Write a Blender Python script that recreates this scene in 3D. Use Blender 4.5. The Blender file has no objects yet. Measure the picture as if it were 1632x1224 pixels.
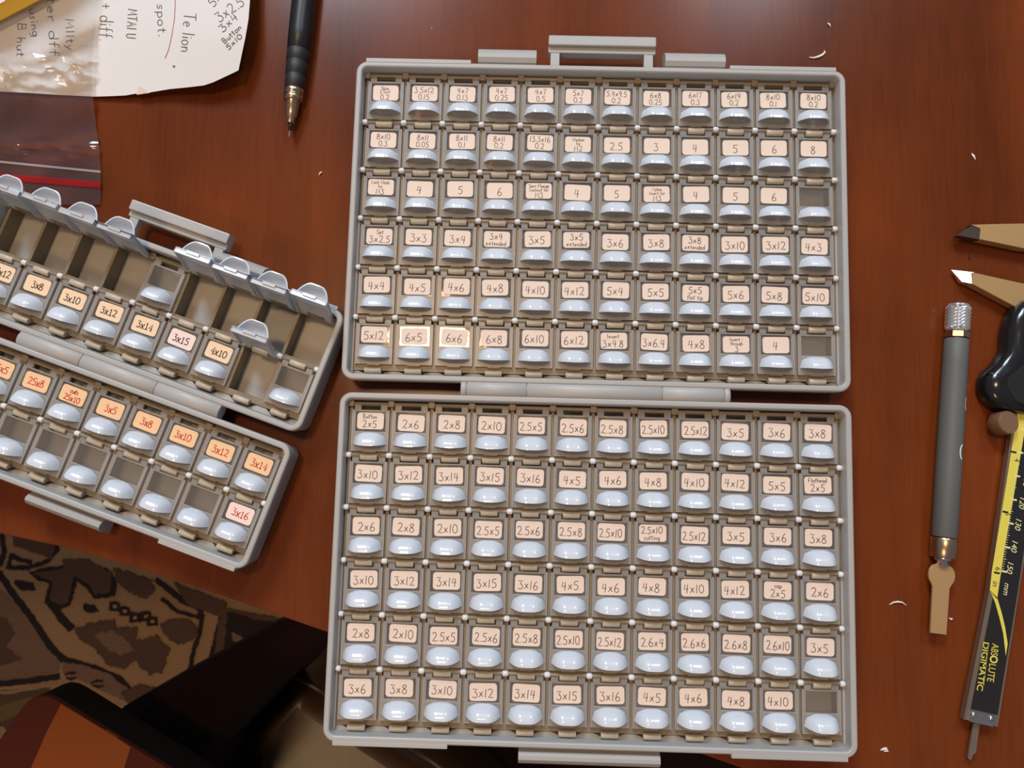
import bpy, bmesh, math, random
from mathutils import Vector, Matrix, Euler
random.seed(7)
S = 0.001                       # everything below is measured in millimetres
scene = bpy.context.scene
col = scene.collection

# ------------------------------------------------------------ camera
F_PX = 1277.9
CAM = Vector((-29.63, -33.20, 345.19))
EUL = Euler((0.1093, 0.0108, 0.0274), 'XYZ')
cam_data = bpy.data.cameras.new('camera')
cam_data.sensor_width = 36.0
cam_data.lens = F_PX / 1632 * 36
cam_data.clip_start = 0.01
cam = bpy.data.objects.new('camera', cam_data)
cam.location = CAM * S
cam.rotation_euler = EUL
col.objects.link(cam)
scene.camera = cam
cam_data.dof.use_dof = True
cam_data.dof.focus_distance = 0.34
cam_data.dof.aperture_fstop = 22.0

# ------------------------------------------------------------ world and lights
world = bpy.data.worlds.new('world')
scene.world = world
world.use_nodes = True
wn = world.node_tree.nodes
wn['Background'].inputs[0].default_value = (0.86, 0.88, 1.0, 1)
wn['Background'].inputs[1].default_value = 0.17


def area(name, loc, target, size, power, color, size_y=None):
    d = bpy.data.lights.new(name, 'AREA')
    d.energy = power
    d.color = color
    d.size = size
    if size_y:
        d.shape = 'RECTANGLE'
        d.size_y = size_y
    o = bpy.data.objects.new(name, d)
    o.location = loc
    o.rotation_euler = (Vector(target) - Vector(loc)).to_track_quat('-Z', 'Y').to_euler()
    col.objects.link(o)
    return o


area('window_daylight', (-0.62, 1.75, 1.75), (0, 0, 0), 0.5, 38, (0.78, 0.89, 1.0), 0.7)
area('side_window_daylight', (0.62, 1.6, 1.75), (0, 0, 0), 0.32, 14, (0.80, 0.90, 1.0), 0.5)
area('warm_ceiling_lamp', (-0.24, 0.27, 1.55), (0, 0, 0), 0.16, 7.0, (1.0, 0.60, 0.28))
area('warm_floor_fill', (-0.55, -0.84, 1.38), (-0.1, -0.2, -0.4), 0.3, 5.0, (1.0, 0.62, 0.30))  # added warm fill: lifts the rug and chair, placed for the seat's golden glint
scene.view_settings.view_transform = 'Standard'
scene.view_settings.look = 'None'
scene.view_settings.exposure = 0.0
scene.view_settings.gamma = 1.0
scene.view_settings.use_curve_mapping = False

# ------------------------------------------------------------ helpers
MROT = EUL.to_matrix()


def P(px, py, z):
    """the place (mm) at height z that the photograph shows at pixel px, py"""
    d = MROT @ Vector(((px - 816) / F_PX, -(py - 612) / F_PX, -1))
    return CAM + d * ((z - CAM.z) / d.z)


def material(name, base, rough=0.5, metal=0.0, spec=0.5, noise=None, coat=0.0, bump=None, trans=0.0):
    m = bpy.data.materials.new(name)
    m.use_nodes = True
    nt = m.node_tree
    b = nt.nodes['Principled BSDF']
    b.inputs['Base Color'].default_value = (*base, 1)
    b.inputs['Roughness'].default_value = rough
    b.inputs['Metallic'].default_value = metal
    b.inputs['Specular IOR Level'].default_value = spec
    b.inputs['Coat Weight'].default_value = coat
    b.inputs['Coat Roughness'].default_value = 0.08
    tc = nt.nodes.new('ShaderNodeTexCoord')
    if noise:                                   # (scale, second colour, stretch)
        sc, c2, st = noise
        mp = nt.nodes.new('ShaderNodeMapping')
        mp.inputs['Scale'].default_value = st
        nz = nt.nodes.new('ShaderNodeTexNoise')
        nz.inputs['Scale'].default_value = sc
        nz.inputs['Detail'].default_value = 6
        mx = nt.nodes.new('ShaderNodeMix')
        mx.data_type = 'RGBA'
        mx.inputs['A'].default_value = (*base, 1)
        mx.inputs['B'].default_value = (*c2, 1)
        nt.links.new(tc.outputs['Object'], mp.inputs['Vector'])
        nt.links.new(mp.outputs[0], nz.inputs['Vector'])
        nt.links.new(nz.outputs['Fac'], mx.inputs['Factor'])
        nt.links.new(mx.outputs['Result'], b.inputs['Base Color'])
    if bump:                                    # (scale, strength, distance in mm)
        nz2 = nt.nodes.new('ShaderNodeTexNoise')
        nz2.inputs['Scale'].default_value = bump[0]
        nz2.inputs['Detail'].default_value = 4
        bp = nt.nodes.new('ShaderNodeBump')
        bp.inputs['Strength'].default_value = bump[1]
        bp.inputs['Distance'].default_value = bump[2] * S
        nt.links.new(tc.outputs['Object'], nz2.inputs['Vector'])
        nt.links.new(nz2.outputs['Fac'], bp.inputs['Height'])
        nt.links.new(bp.outputs[0], b.inputs['Normal'])
        if coat:
            nt.links.new(bp.outputs[0], b.inputs['Coat Normal'])
    if trans:                                   # thin clear or milky plastic
        tr = nt.nodes.new('ShaderNodeBsdfTransparent')
        ms = nt.nodes.new('ShaderNodeMixShader')
        ms.inputs[0].default_value = trans
        out = nt.nodes['Material Output']
        nt.links.new(b.outputs[0], ms.inputs[1])
        nt.links.new(tr.outputs[0], ms.inputs[2])
        nt.links.new(ms.outputs[0], out.inputs['Surface'])
    return m


def clear_plastic(name, base, opacity, rough, bump=None, gloss=1.0, tint=(0.97, 0.96, 0.94)):
    """see-through sheet: a little milky body plus a full strength surface reflection"""
    m = bpy.data.materials.new(name)
    m.use_nodes = True
    nt = m.node_tree
    nt.nodes.remove(nt.nodes['Principled BSDF'])
    out = nt.nodes['Material Output']
    tr = nt.nodes.new('ShaderNodeBsdfTransparent')
    tr.inputs[0].default_value = (*tint, 1)
    df = nt.nodes.new('ShaderNodeBsdfDiffuse')
    df.inputs[0].default_value = (*base, 1)
    tl = nt.nodes.new('ShaderNodeBsdfTranslucent')
    tl.inputs[0].default_value = (*base, 1)
    mb = nt.nodes.new('ShaderNodeMixShader')
    mb.inputs[0].default_value = 0.4
    nt.links.new(df.outputs[0], mb.inputs[1])
    nt.links.new(tl.outputs[0], mb.inputs[2])
    m1 = nt.nodes.new('ShaderNodeMixShader')
    m1.inputs[0].default_value = opacity
    nt.links.new(tr.outputs[0], m1.inputs[1])
    nt.links.new(mb.outputs[0], m1.inputs[2])
    gl = nt.nodes.new('ShaderNodeBsdfGlossy')
    gl.inputs['Roughness'].default_value = rough
    fr = nt.nodes.new('ShaderNodeFresnel')
    fr.inputs['IOR'].default_value = 1.5
    mu = nt.nodes.new('ShaderNodeMath')
    mu.operation = 'MULTIPLY'
    mu.inputs[1].default_value = gloss
    nt.links.new(fr.outputs[0], mu.inputs[0])
    m2 = nt.nodes.new('ShaderNodeMixShader')
    nt.links.new(mu.outputs[0], m2.inputs[0])
    nt.links.new(m1.outputs[0], m2.inputs[1])
    nt.links.new(gl.outputs[0], m2.inputs[2])
    nt.links.new(m2.outputs[0], out.inputs['Surface'])
    if bump:
        tc = nt.nodes.new('ShaderNodeTexCoord')
        nz = nt.nodes.new('ShaderNodeTexNoise')
        nz.inputs['Scale'].default_value = bump[0]
        nz.inputs['Detail'].default_value = 3
        nz.inputs['Distortion'].default_value = 0.6
        bp = nt.nodes.new('ShaderNodeBump')
        bp.inputs['Strength'].default_value = bump[1]
        bp.inputs['Distance'].default_value = bump[2] * S
        nt.links.new(tc.outputs['Object'], nz.inputs['Vector'])
        nt.links.new(nz.outputs['Fac'], bp.inputs['Height'])
        nt.links.new(bp.outputs[0], gl.inputs['Normal'])
        nt.links.new(bp.outputs[0], fr.inputs['Normal'])
    return m


class MB:
    """collects geometry (mm) and links it as one mesh object"""

    def __init__(self):
        self.v, self.f, self.mi, self.sm = [], [], [], []

    def add(self, vs, fs, mi=0, M=None, smooth=False):
        k = len(self.v)
        for p in vs:
            p = Vector(p)
            self.v.append(M @ p if M else p)
        for f in fs:
            self.f.append([i + k for i in f])
            self.mi.append(mi)
            self.sm.append(smooth)

    def box(self, x0, x1, y0, y1, z0, z1, mi=0, bev=0.0, M=None):
        if bev <= 0:
            vs = [(x, y, z) for z in (z0, z1) for y in (y0, y1) for x in (x0, x1)]
            fs = [(0, 2, 3, 1), (4, 5, 7, 6), (0, 1, 5, 4), (2, 6, 7, 3), (0, 4, 6, 2), (1, 3, 7, 5)]
            self.add(vs, fs, mi, M)
            return
        bm = bmesh.new()
        bmesh.ops.create_cube(bm, size=1)
        for v in bm.verts:
            v.co = Vector(((x0 + x1) / 2 + v.co.x * (x1 - x0), (y0 + y1) / 2 + v.co.y * (y1 - y0), (z0 + z1) / 2 + v.co.z * (z1 - z0)))
        bmesh.ops.bevel(bm, geom=bm.edges[:], offset=bev, segments=2, affect='EDGES', profile=0.6)
        bm.verts.index_update()
        self.add([v.co.copy() for v in bm.verts], [[v.index for v in f.verts] for f in bm.faces], mi, M)
        bm.free()

    def lathe(self, prof, p0, p1, n=32, mi=0, smooth=True, squash=1.0, caps=True):
        """prof: list of (distance along p0->p1 in mm, radius)"""
        p0, p1 = Vector(p0), Vector(p1)
        ax = (p1 - p0).normalized()
        up = Vector((0, 0, 1)) if abs(ax.z) < 0.9 else Vector((0, 1, 0))
        a = ax.cross(up).normalized()
        b = a.cross(ax).normalized()
        vs = []
        for t, r in prof:
            for i in range(n):
                an = 2 * math.pi * i / n
                vs.append(p0 + ax * t + a * (r * math.cos(an)) + b * (r * squash * math.sin(an)))
        fs = []
        for j in range(len(prof) - 1):
            for i in range(n):
                i2 = (i + 1) % n
                fs.append((j * n + i, j * n + i2, (j + 1) * n + i2, (j + 1) * n + i))
        self.add(vs, fs, mi, smooth=smooth)
        if caps:
            self.add(vs[:n], [list(range(n))[::-1]], mi)
            self.add(vs[-n:], [list(range(n))], mi)

    def cyl(self, p0, p1, r, n=24, mi=0, bev=0.25):
        L = (Vector(p1) - Vector(p0)).length
        self.lathe([(0, r - bev), (bev, r), (L - bev, r), (L, r - bev)], p0, p1, n, mi)

    def prism(self, pts, z0, z1, mi=0, side=None, bev=0.0):
        """pts counter clockwise (x, y); optional top chamfer"""
        n = len(pts)
        if bev:
            c = Vector((sum(p[0] for p in pts) / n, sum(p[1] for p in pts) / n))
            ins = []
            for i in range(n):
                a, p, b = Vector(pts[i - 1][:2]), Vector(pts[i][:2]), Vector(pts[(i + 1) % n][:2])
                d1 = (p - a).normalized(); d2 = (b - p).normalized()
                nn = (Vector((-d1.y, d1.x)) + Vector((-d2.y, d2.x)))
                nn = nn.normalized() if nn.length > 1e-6 else Vector((0, 0))
                ins.append(p + nn * bev)
            rings = [([(p[0], p[1]) for p in pts], z0), ([(p[0], p[1]) for p in pts], z1 - bev), ([(p.x, p.y) for p in ins], z1)]
        else:
            rings = [([(p[0], p[1]) for p in pts], z0), ([(p[0], p[1]) for p in pts], z1)]
        vs = [(x, y, z) for r, z in rings for x, y in r]
        fs = []
        for j in range(len(rings) - 1):
            for i in range(n):
                i2 = (i + 1) % n
                fs.append((j * n + i, j * n + i2, (j + 1) * n + i2, (j + 1) * n + i))
        self.add(vs, fs, mi if side is None else side)
        k = (len(rings) - 1) * n
        self.add(vs[k:], [list(range(n))], mi)
        self.add(vs[:n], [list(range(n))[::-1]], mi if side is None else side)

    def loft(self, rings, mi=0, cap0=True, cap1=True, smooth=False):
        n = len(rings[0])
        vs = [p for r in rings for p in r]
        fs = []
        for j in range(len(rings) - 1):
            for i in range(n):
                i2 = (i + 1) % n
                fs.append((j * n + i, j * n + i2, (j + 1) * n + i2, (j + 1) * n + i))
        self.add(vs, fs, mi, smooth=smooth)
        if cap0:
            self.add(rings[0], [list(range(n))[::-1]], mi)
        if cap1:
            self.add(rings[-1], [list(range(n))], mi)

    def ribbon(self, pts, w, z, mi=0, M=None):
        """pen stroke lying at height z, a little thick"""
        if len(pts) == 1:
            x, y = pts[0]
            q = [(x + w * .7 * math.cos(a * math.pi / 4), y + w * .7 * math.sin(a * math.pi / 4), z) for a in range(8)]
            self.add(q, [list(range(8))], mi, M)
            return
        pts = [Vector(p) for p in pts]
        L, R = [], []
        for i, p in enumerate(pts):
            d = (pts[min(i + 1, len(pts) - 1)] - pts[max(i - 1, 0)])
            d = d.normalized() if d.length > 1e-9 else Vector((1, 0))
            n = Vector((-d.y, d.x)) * w / 2
            L.append((p.x + n.x, p.y + n.y, z)); R.append((p.x - n.x, p.y - n.y, z))
        k = len(pts)
        self.add(L + R, [(i, i + k, i + k + 1, i + 1) for i in range(k - 1)], mi, M)

    def mesh(self, name, mats):
        me = bpy.data.meshes.new(name)
        me.from_pydata([tuple(p * S) for p in self.v], [], self.f)
        for m in mats:
            me.materials.append(m)
        me.polygons.foreach_set('material_index', self.mi)
        me.polygons.foreach_set('use_smooth', self.sm)
        me.update()
        return me

    def build(self, name, mats, parent=None, loc=None):
        if not isinstance(mats, (list, tuple)):
            mats = [mats]
        return link(name, self.mesh(name, mats), parent, loc)


def link(name, me, parent=None, loc=None):
    o = bpy.data.objects.new(name, me)
    col.objects.link(o)
    if parent:
        o.parent = parent
    if loc is not None:
        o.location = Vector(loc) * S
    return o


def tag(o, label=None, cat=None, group=None, kind=None):
    if label: o['label'] = label
    if cat: o['category'] = cat
    if group: o['group'] = group
    if kind: o['kind'] = kind
    return o


def thing(name, label, cat, loc=(0, 0, 0), rz=0, group=None):
    o = link(name, None, None, loc)
    o.rotation_euler = (0, 0, rz)
    o.empty_display_size = 0.01
    return tag(o, label, cat, group)


def rrect(x0, x1, y0, y1, r, n=6):
    pts = []
    for cx, cy, a0 in ((x1 - r, y1 - r, 0), (x0 + r, y1 - r, 90), (x0 + r, y0 + r, 180), (x1 - r, y0 + r, 270)):
        for i in range(n + 1):
            a = math.radians(a0 + 90 * i / n)
            pts.append((cx + r * math.cos(a), cy + r * math.sin(a)))
    return pts


# ------------------------------------------------------------ handwriting (strokes in a 0..1 high box)
def arc(cx, cy, rx, ry, a0, a1, n=10):
    return [(cx + rx * math.cos(math.radians(a0 + (a1 - a0) * i / n)), cy + ry * math.sin(math.radians(a0 + (a1 - a0) * i / n))) for i in range(n + 1)]


GL = {
    '0': (.62, [arc(.3, .5, .27, .48, 100, 470, 16)]),
    '1': (.30, [[(.17, .98), (.12, .5), (.1, 0)]]),
    '2': (.62, [arc(.28, .74, .24, .25, 160, -30, 8) + [(.3, .3), (.04, .02), (.3, .06), (.6, .03)]]),
    '3': (.60, [[(.05, .97), (.5, .97), (.26, .6)] + arc(.26, .3, .28, .3, 80, -150, 10)]),
    '4': (.62, [[(.2, .98), (.06, .42), (.55, .46)], [(.46, .95), (.42, .5), (.38, -.02)]]),
    '5': (.60, [[(.16, .95), (.1, .58)] + arc(.26, .3, .27, .3, 95, -140, 10), [(.16, .95), (.58, .98)]]),
    '6': (.58, [[(.44, 1.0), (.18, .7), (.06, .3)] + arc(.29, .24, .23, .24, 180, 530, 14)]),
    '7': (.56, [[(.04, .95), (.54, .97), (.3, .5), (.2, 0)]]),
    '8': (.58, [[(.48, .88)] + arc(.28, .76, .2, .2, 40, 200, 8) + [(.28, .52)] + arc(.27, .25, .24, .25, 60, -200, 12) + [(.2, .5), (.44, .72), (.48, .88)]]),
    '9': (.56, [arc(.27, .72, .23, .24, 20, 380, 12) + [(.46, .5), (.3, 0)]]),
    'x': (.62, [[(.12, .60), (.34, .32), (.5, .08)], [(.5, .64), (.28, .32), (.06, .06)]]),
    '.': (.22, [[(.1, .04)]]),
    '-': (.4, [[(.08, .4), (.34, .42)]]),
    'A': (.6, [[(.02, 0), (.28, 1), (.56, 0)], [(.12, .4), (.48, .4)]]),
    'B': (.58, [[(.08, 0), (.1, 1)], [(.1, 1), (.42, .92), (.42, .62), (.12, .52), (.5, .42), (.5, .08), (.08, 0)]]),
    'F': (.55, [[(.08, 0), (.1, 1), (.52, .98)], [(.1, .5), (.42, .52)]]),
    'I': (.3, [[(.15, 1), (.13, 0)]]),
    'L': (.5, [[(.12, 1), (.06, .02), (.46, .04)]]),
    'M': (.78, [[(.04, 0), (.14, .98), (.36, .3), (.6, 1), (.7, 0)]]),
    'N': (.62, [[(.06, 0), (.1, 1), (.5, 0), (.56, 1)]]),
    'S': (.55, [arc(.28, .74, .22, .24, 40, 250, 8) + arc(.26, .25, .24, .25, 80, -150, 8)]),
    'T': (.6, [[(.02, .97), (.58, 1)], [(.3, .98), (.27, 0)]]),
    'U': (.6, [[(.06, 1), (.06, .3)] + arc(.28, .25, .22, .25, 180, 360, 8) + [(.52, 1)]]),
    'W': (.8, [[(.03, 1), (.2, 0), (.38, .7), (.56, 0), (.76, 1)]]),
    'a': (.48, [arc(.22, .25, .2, .25, 40, 400, 12) + [(.42, .5), (.42, .02)]]),
    'b': (.46, [[(.08, 1), (.08, .02)], arc(.24, .24, .18, .24, 150, -170, 10)]),
    'c': (.42, [arc(.24, .26, .2, .25, 50, 310, 10)]),
    'd': (.48, [arc(.22, .25, .2, .25, 40, 400, 12), [(.44, 1), (.42, .02)]]),
    'e': (.44, [[(.06, .27), (.38, .3)] + arc(.22, .26, .18, .24, 15, 310, 10)]),
    'f': (.36, [[(.36, .95), (.2, .9), (.16, .4), (.14, -.05)], [(.02, .5), (.32, .52)]]),
    'g': (.46, [arc(.22, .27, .19, .23, 40, 400, 12) + [(.42, .5), (.4, -.2), (.12, -.28)]]),
    'h': (.46, [[(.08, 1), (.07, 0)], [(.07, .3), (.24, .5), (.38, .38), (.39, 0)]]),
    'i': (.2, [[(.1, .48), (.09, 0)], [(.12, .7)]]),
    'k': (.42, [[(.08, 1), (.07, 0)], [(.36, .5), (.08, .24), (.38, 0)]]),
    'l': (.2, [[(.12, 1), (.08, 0)]]),
    'm': (.66, [[(.06, .5), (.06, 0)], [(.06, .3), (.2, .5), (.3, .36), (.3, 0)], [(.3, .3), (.44, .5), (.56, .36), (.56, 0)]]),
    'n': (.46, [[(.06, .5), (.07, 0)], [(.07, .3), (.24, .5), (.38, .38), (.39, 0)]]),
    'o': (.46, [arc(.22, .25, .19, .25, 90, 450, 12)]),
    'p': (.46, [[(.08, .5), (.07, -.3)], arc(.24, .25, .18, .24, 150, -170, 10)]),
    'r': (.36, [[(.06, .5), (.07, 0)], [(.07, .3), (.2, .48), (.34, .46)]]),
    's': (.38, [[(.34, .46), (.12, .48), (.1, .32), (.3, .2), (.26, .02), (.04, .04)]]),
    't': (.36, [[(.18, .85), (.16, .05), (.28, 0)], [(.03, .56), (.33, .58)]]),
    'u': (.46, [[(.06, .5), (.08, .1), (.22, 0), (.38, .14), (.4, .5)], [(.4, .5), (.41, 0)]]),
    'w': (.58, [[(.04, .5), (.16, 0), (.28, .4), (.4, 0), (.54, .5)]]),
    'y': (.46, [[(.06, .5), (.22, .08)], [(.42, .5), (.22, .05), (.08, -.28)]]),
    ' ': (.3, []),
    '+': (.5, [[(.05, .4), (.45, .42)], [(.25, .65), (.25, .15)]]),
}
TYPED = {   # typewriter shapes with slab feet
    '1': (.6, [[(.15, .8), (.3, .95), (.3, .02)], [(.1, .02), (.5, .02)]]),
    'x': (.6, [[(.1, .6), (.5, .04)], [(.5, .6), (.1, .04)], [(.02, .62), (.2, .62)], [(.4, .62), (.58, .62)], [(.02, .02), (.2, .02)], [(.4, .02), (.58, .02)]]),
    '4': (.6, [[(.42, .02), (.42, .97), (.06, .32), (.56, .32)], [(.3, .02), (.54, .02)]]),
    '3': (.6, [[(.08, .95), (.48, .95), (.26, .58)] + arc(.26, .3, .25, .28, 80, -150, 10)]),
}


def text_width(s, typed):
    return sum((TYPED.get(c) or GL[c])[0] if typed else GL[c][0] + .08 for c in s)


def write(mb, s, cx, cy, h, w, z, mi, M=None, typed=False, jit=0.03, maxw=None, left=False):
    tot = text_width(s, typed)
    sx = h
    if maxw and tot * h > maxw:
        sx = maxw / tot
    x = cx if left else cx - tot * sx / 2
    for c in s:
        adv, strokes = ((TYPED.get(c) or GL[c]) if typed else GL[c])
        dy = random.uniform(-jit, jit) * h
        k = random.uniform(1 - jit, 1 + jit)
        for st in strokes:
            mb.ribbon([(x + px * sx * k, cy - h / 2 + dy + py * h * k) for px, py in st], w, z, mi, M)
        x += (adv + (0 if typed else .08)) * sx


# ------------------------------------------------------------ materials
M_shell = material('grey_case_plastic', (0.42, 0.425, 0.42), 0.42, bump=(900, 0.12, 0.2))
M_grid = material('beige_case_plastic', (0.27, 0.22, 0.155), 0.40)
M_catch = material('beige_catch_plastic', (0.52, 0.46, 0.36), 0.35)
M_pin = material('white_pin_plastic', (0.74, 0.75, 0.76), 0.3)
M_lidclear = clear_plastic('clear_lid_plastic', (0.80, 0.78, 0.76), 0.13, 0.05, bump=(55, 0.16, 0.5), gloss=1.0)
M_lidfrost = clear_plastic('frosted_lid_plastic', (0.84, 0.85, 0.86), 0.36, 0.30, gloss=0.6)
M_lidopen = clear_plastic('milky_lid_plastic', (0.86, 0.88, 0.92), 0.78, 0.18, gloss=1.0)
M_tab = material('milky_tab_plastic', (0.70, 0.78, 0.88), 0.16, spec=0.7, trans=0.10)
M_label = material('white_label_paper', (0.80, 0.66, 0.56), 0.6, bump=(300, 0.1, 0.1))
M_labelwarm = material('apricot_label_paper', (0.88, 0.58, 0.33), 0.6)
M_labelpink = material('pale_pink_label_paper', (0.90, 0.72, 0.66), 0.6)
M_labeltan = material('tan_label_paper', (0.88, 0.66, 0.45), 0.6)
M_ink = material('grey_pen_ink', (0.10, 0.06, 0.05), 0.6)
M_type = material('black_typed_ink', (0.03, 0.025, 0.03), 0.6)
M_red = material('red_typed_ink', (0.62, 0.06, 0.03), 0.6)
M_copper = material('copper_shim', (0.75, 0.30, 0.16), 0.3, metal=0.9)
M_steel = material('bright_steel', (0.62, 0.62, 0.64), 0.25, metal=1.0)
M_dark_steel = material('black_oxide_steel', (0.05, 0.05, 0.055), 0.35, metal=0.6)
M_nylon = material('white_nylon', (0.78, 0.80, 0.76), 0.45)

# ------------------------------------------------------------ the setting: floor
FLOOR = -750
mb = MB()
mb.box(-2600, 2600, -2600, 2600, FLOOR - 40, FLOOR - 8)
tag(mb.build('floor', material('dark_floor_boards', (0.07, 0.03, 0.015), 0.4, noise=(6, (0.12, 0.055, 0.025), (1, 8, 1)))), 'dark wooden floor under the rug', kind='structure')

# ------------------------------------------------------------ table
def wood_table():
    m = bpy.data.materials.new('cherry_veneer')
    m.use_nodes = True
    nt = m.node_tree
    N, Lk = nt.nodes, nt.links
    b = N['Principled BSDF']
    tc = N.new('ShaderNodeTexCoord')
    mp = N.new('ShaderNodeMapping')
    mp.inputs['Rotation'].default_value = (0, 0, math.radians(9))
    mp.inputs['Scale'].default_value = (26, 2.6, 8)
    Lk.new(tc.outputs['Object'], mp.inputs['Vector'])
    n1 = N.new('ShaderNodeTexNoise'); n1.inputs['Scale'].default_value = 1.1; n1.inputs['Detail'].default_value = 7; n1.inputs['Distortion'].default_value = 0.5
    Lk.new(mp.outputs[0], n1.inputs['Vector'])
    n2 = N.new('ShaderNodeTexNoise'); n2.inputs['Scale'].default_value = 9; n2.inputs['Detail'].default_value = 4
    Lk.new(tc.outputs['Object'], n2.inputs['Vector'])
    mp3 = N.new('ShaderNodeMapping'); mp3.inputs['Rotation'].default_value = (0, 0, math.radians(9)); mp3.inputs['Scale'].default_value = (420, 22, 60)
    Lk.new(tc.outputs['Object'], mp3.inputs['Vector'])
    n3 = N.new('ShaderNodeTexNoise'); n3.inputs['Scale'].default_value = 1.6; n3.inputs['Detail'].default_value = 3
    Lk.new(mp3.outputs[0], n3.inputs['Vector'])
    r1 = N.new('ShaderNodeValToRGB')
    r1.color_ramp.elements[0].position = 0.36; r1.color_ramp.elements[0].color = (0.080, 0.0175, 0.0045, 1)
    r1.color_ramp.elements[1].position = 0.68; r1.color_ramp.elements[1].color = (0.212, 0.048, 0.0105, 1)
    mxf = N.new('ShaderNodeMix'); mxf.data_type = 'FLOAT'; mxf.inputs['Factor'].default_value = 0.5
    Lk.new(n1.outputs['Fac'], mxf.inputs['A']); Lk.new(n2.outputs['Fac'], mxf.inputs['B'])
    mxg = N.new('ShaderNodeMix'); mxg.data_type = 'FLOAT'; mxg.inputs['Factor'].default_value = 0.13
    Lk.new(mxf.outputs['Result'], mxg.inputs['A']); Lk.new(n3.outputs['Fac'], mxg.inputs['B'])
    Lk.new(mxg.outputs['Result'], r1.inputs['Fac'])
    # sparse pale specks of dust
    vo = N.new('ShaderNodeTexVoronoi'); vo.inputs['Scale'].default_value = 45
    Lk.new(tc.outputs['Object'], vo.inputs['Vector'])
    lt = N.new('ShaderNodeMath'); lt.operation = 'LESS_THAN'; lt.inputs[1].default_value = 0.017
    Lk.new(vo.outputs['Distance'], lt.inputs[0])
    mx = N.new('ShaderNodeMix'); mx.data_type = 'RGBA'; mx.inputs['B'].default_value = (0.5, 0.25, 0.15, 1)
    Lk.new(lt.outputs[0], mx.inputs['Factor']); Lk.new(r1.outputs[0], mx.inputs['A'])
    Lk.new(mx.outputs['Result'], b.inputs['Base Color'])
    b.inputs['Roughness'].default_value = 0.21
    b.inputs['Specular IOR Level'].default_value = 0.22
    bp = N.new('ShaderNodeBump'); bp.inputs['Strength'].default_value = 0.05; bp.inputs['Distance'].default_value = 0.0001
    Lk.new(n3.outputs['Fac'], bp.inputs['Height']); Lk.new(bp.outputs[0], b.inputs['Normal'])
    return m


M_table = wood_table()
edge_px = [(-420, 800), (-200, 818), (0, 852), (100, 873), (250, 916), (400, 967), (515, 1007), (700, 1067), (900, 1132), (1100, 1197), (1300, 1268), (1600, 1390), (1900, 1530)]
edge = [P(x, y, 0) for x, y in edge_px]
mb = MB()
out = [(p.x, p.y) for p in edge]
out = [(out[0][0] - 260, out[0][1] - 20)] + out + [(out[-1][0] + 120, out[-1][1] - 60), (760, -420), (760, 620), (-820, 620), (-820, out[0][1] + 10)]
# dense smooth edge profile, rounded over
n = len(out)
def inset(pts, d):
    r = []
    for i in range(len(pts)):
        a, p, b = Vector(pts[i - 1]), Vector(pts[i]), Vector(pts[(i + 1) % len(pts)])
        d1 = (p - a).normalized(); d2 = (b - p).normalized()
        nn = (Vector((-d1.y, d1.x)) + Vector((-d2.y, d2.x))).normalized()
        r.append((p.x + nn.x * d, p.y + nn.y * d))
    return r
prof = [(22, -30), (14, -29), (6, -20), (1.2, -4), (.2, -1.2), (.5, -.2), (1.2, 0)]
mb.loft([[(x, y, z) for x, y in inset(out, i)] for i, z in prof])
table = thing('table', 'reddish brown wooden table that carries the cases and tools', 'table', (0, 0, 0))
mb.build('tabletop', M_table, table)
for lx, ly in ((-640, 40), (-640, 520), (640, 520), (640, -300)):
    mb = MB()
    mb.lathe([(0, 30), (400, 26), (710, 20)], (lx, ly, -30), (lx, ly, FLOOR + 2), 24)
    mb.build('leg', M_table, table)

# ------------------------------------------------------------ storage cases
R = 17.0            # rim height of one half
PX, PY = 16.863, 21.454
ZL = 11.9           # top of the closed lids
ZR = 12.0           # hinge rods


def shell_mesh(W, H, sgn):
    """one half of a case. sgn=+1: hinge along the lower edge, -1: hinge along the upper edge"""
    mb = MB()
    def ring(i, z, r):
        r = max(r - i, 0.5)
        return [(x, y, z) for x, y in rrect(-W / 2 + i, W / 2 - i, -H / 2 + i, H / 2 - i, r)]
    r0 = 5.0
    mb.loft([ring(1.6, 0, r0), ring(0.9, 0.7, r0), ring(0.35, R - 4.5, r0), ring(0.0, R - 4.2, r0), ring(0.0, R - 0.7, r0), ring(0.25, R - 0.25, r0), ring(0.7, R, r0),
             ring(1.9, R, r0), ring(2.3, R - 0.25, r0), ring(2.5, R - 0.8, r0), ring(2.9, R - 8.5, r0), ring(3.0, 1.5, r0)])
    # closing lip pieces on the edge away from the hinge
    yo = sgn * H / 2
    for a, b in ((-W / 2 + 4, -W / 2 + W * .235), (W / 2 - W * .235, W / 2 - 4)):
        mb.box(a, b, min(yo - .6 * sgn, yo + 1.3 * sgn), max(yo - .6 * sgn, yo + 1.3 * sgn), R - 4.0, R + .1, bev=.3)
    # ridge along each side, a little below the rim
    for s in (-1, 1):
        x = s * (W / 2 - 3.1)
        mb.box(x - .5, x + .5, -H / 2 + 3.5, 0, 4, R - 5.6)
    return mb


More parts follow.
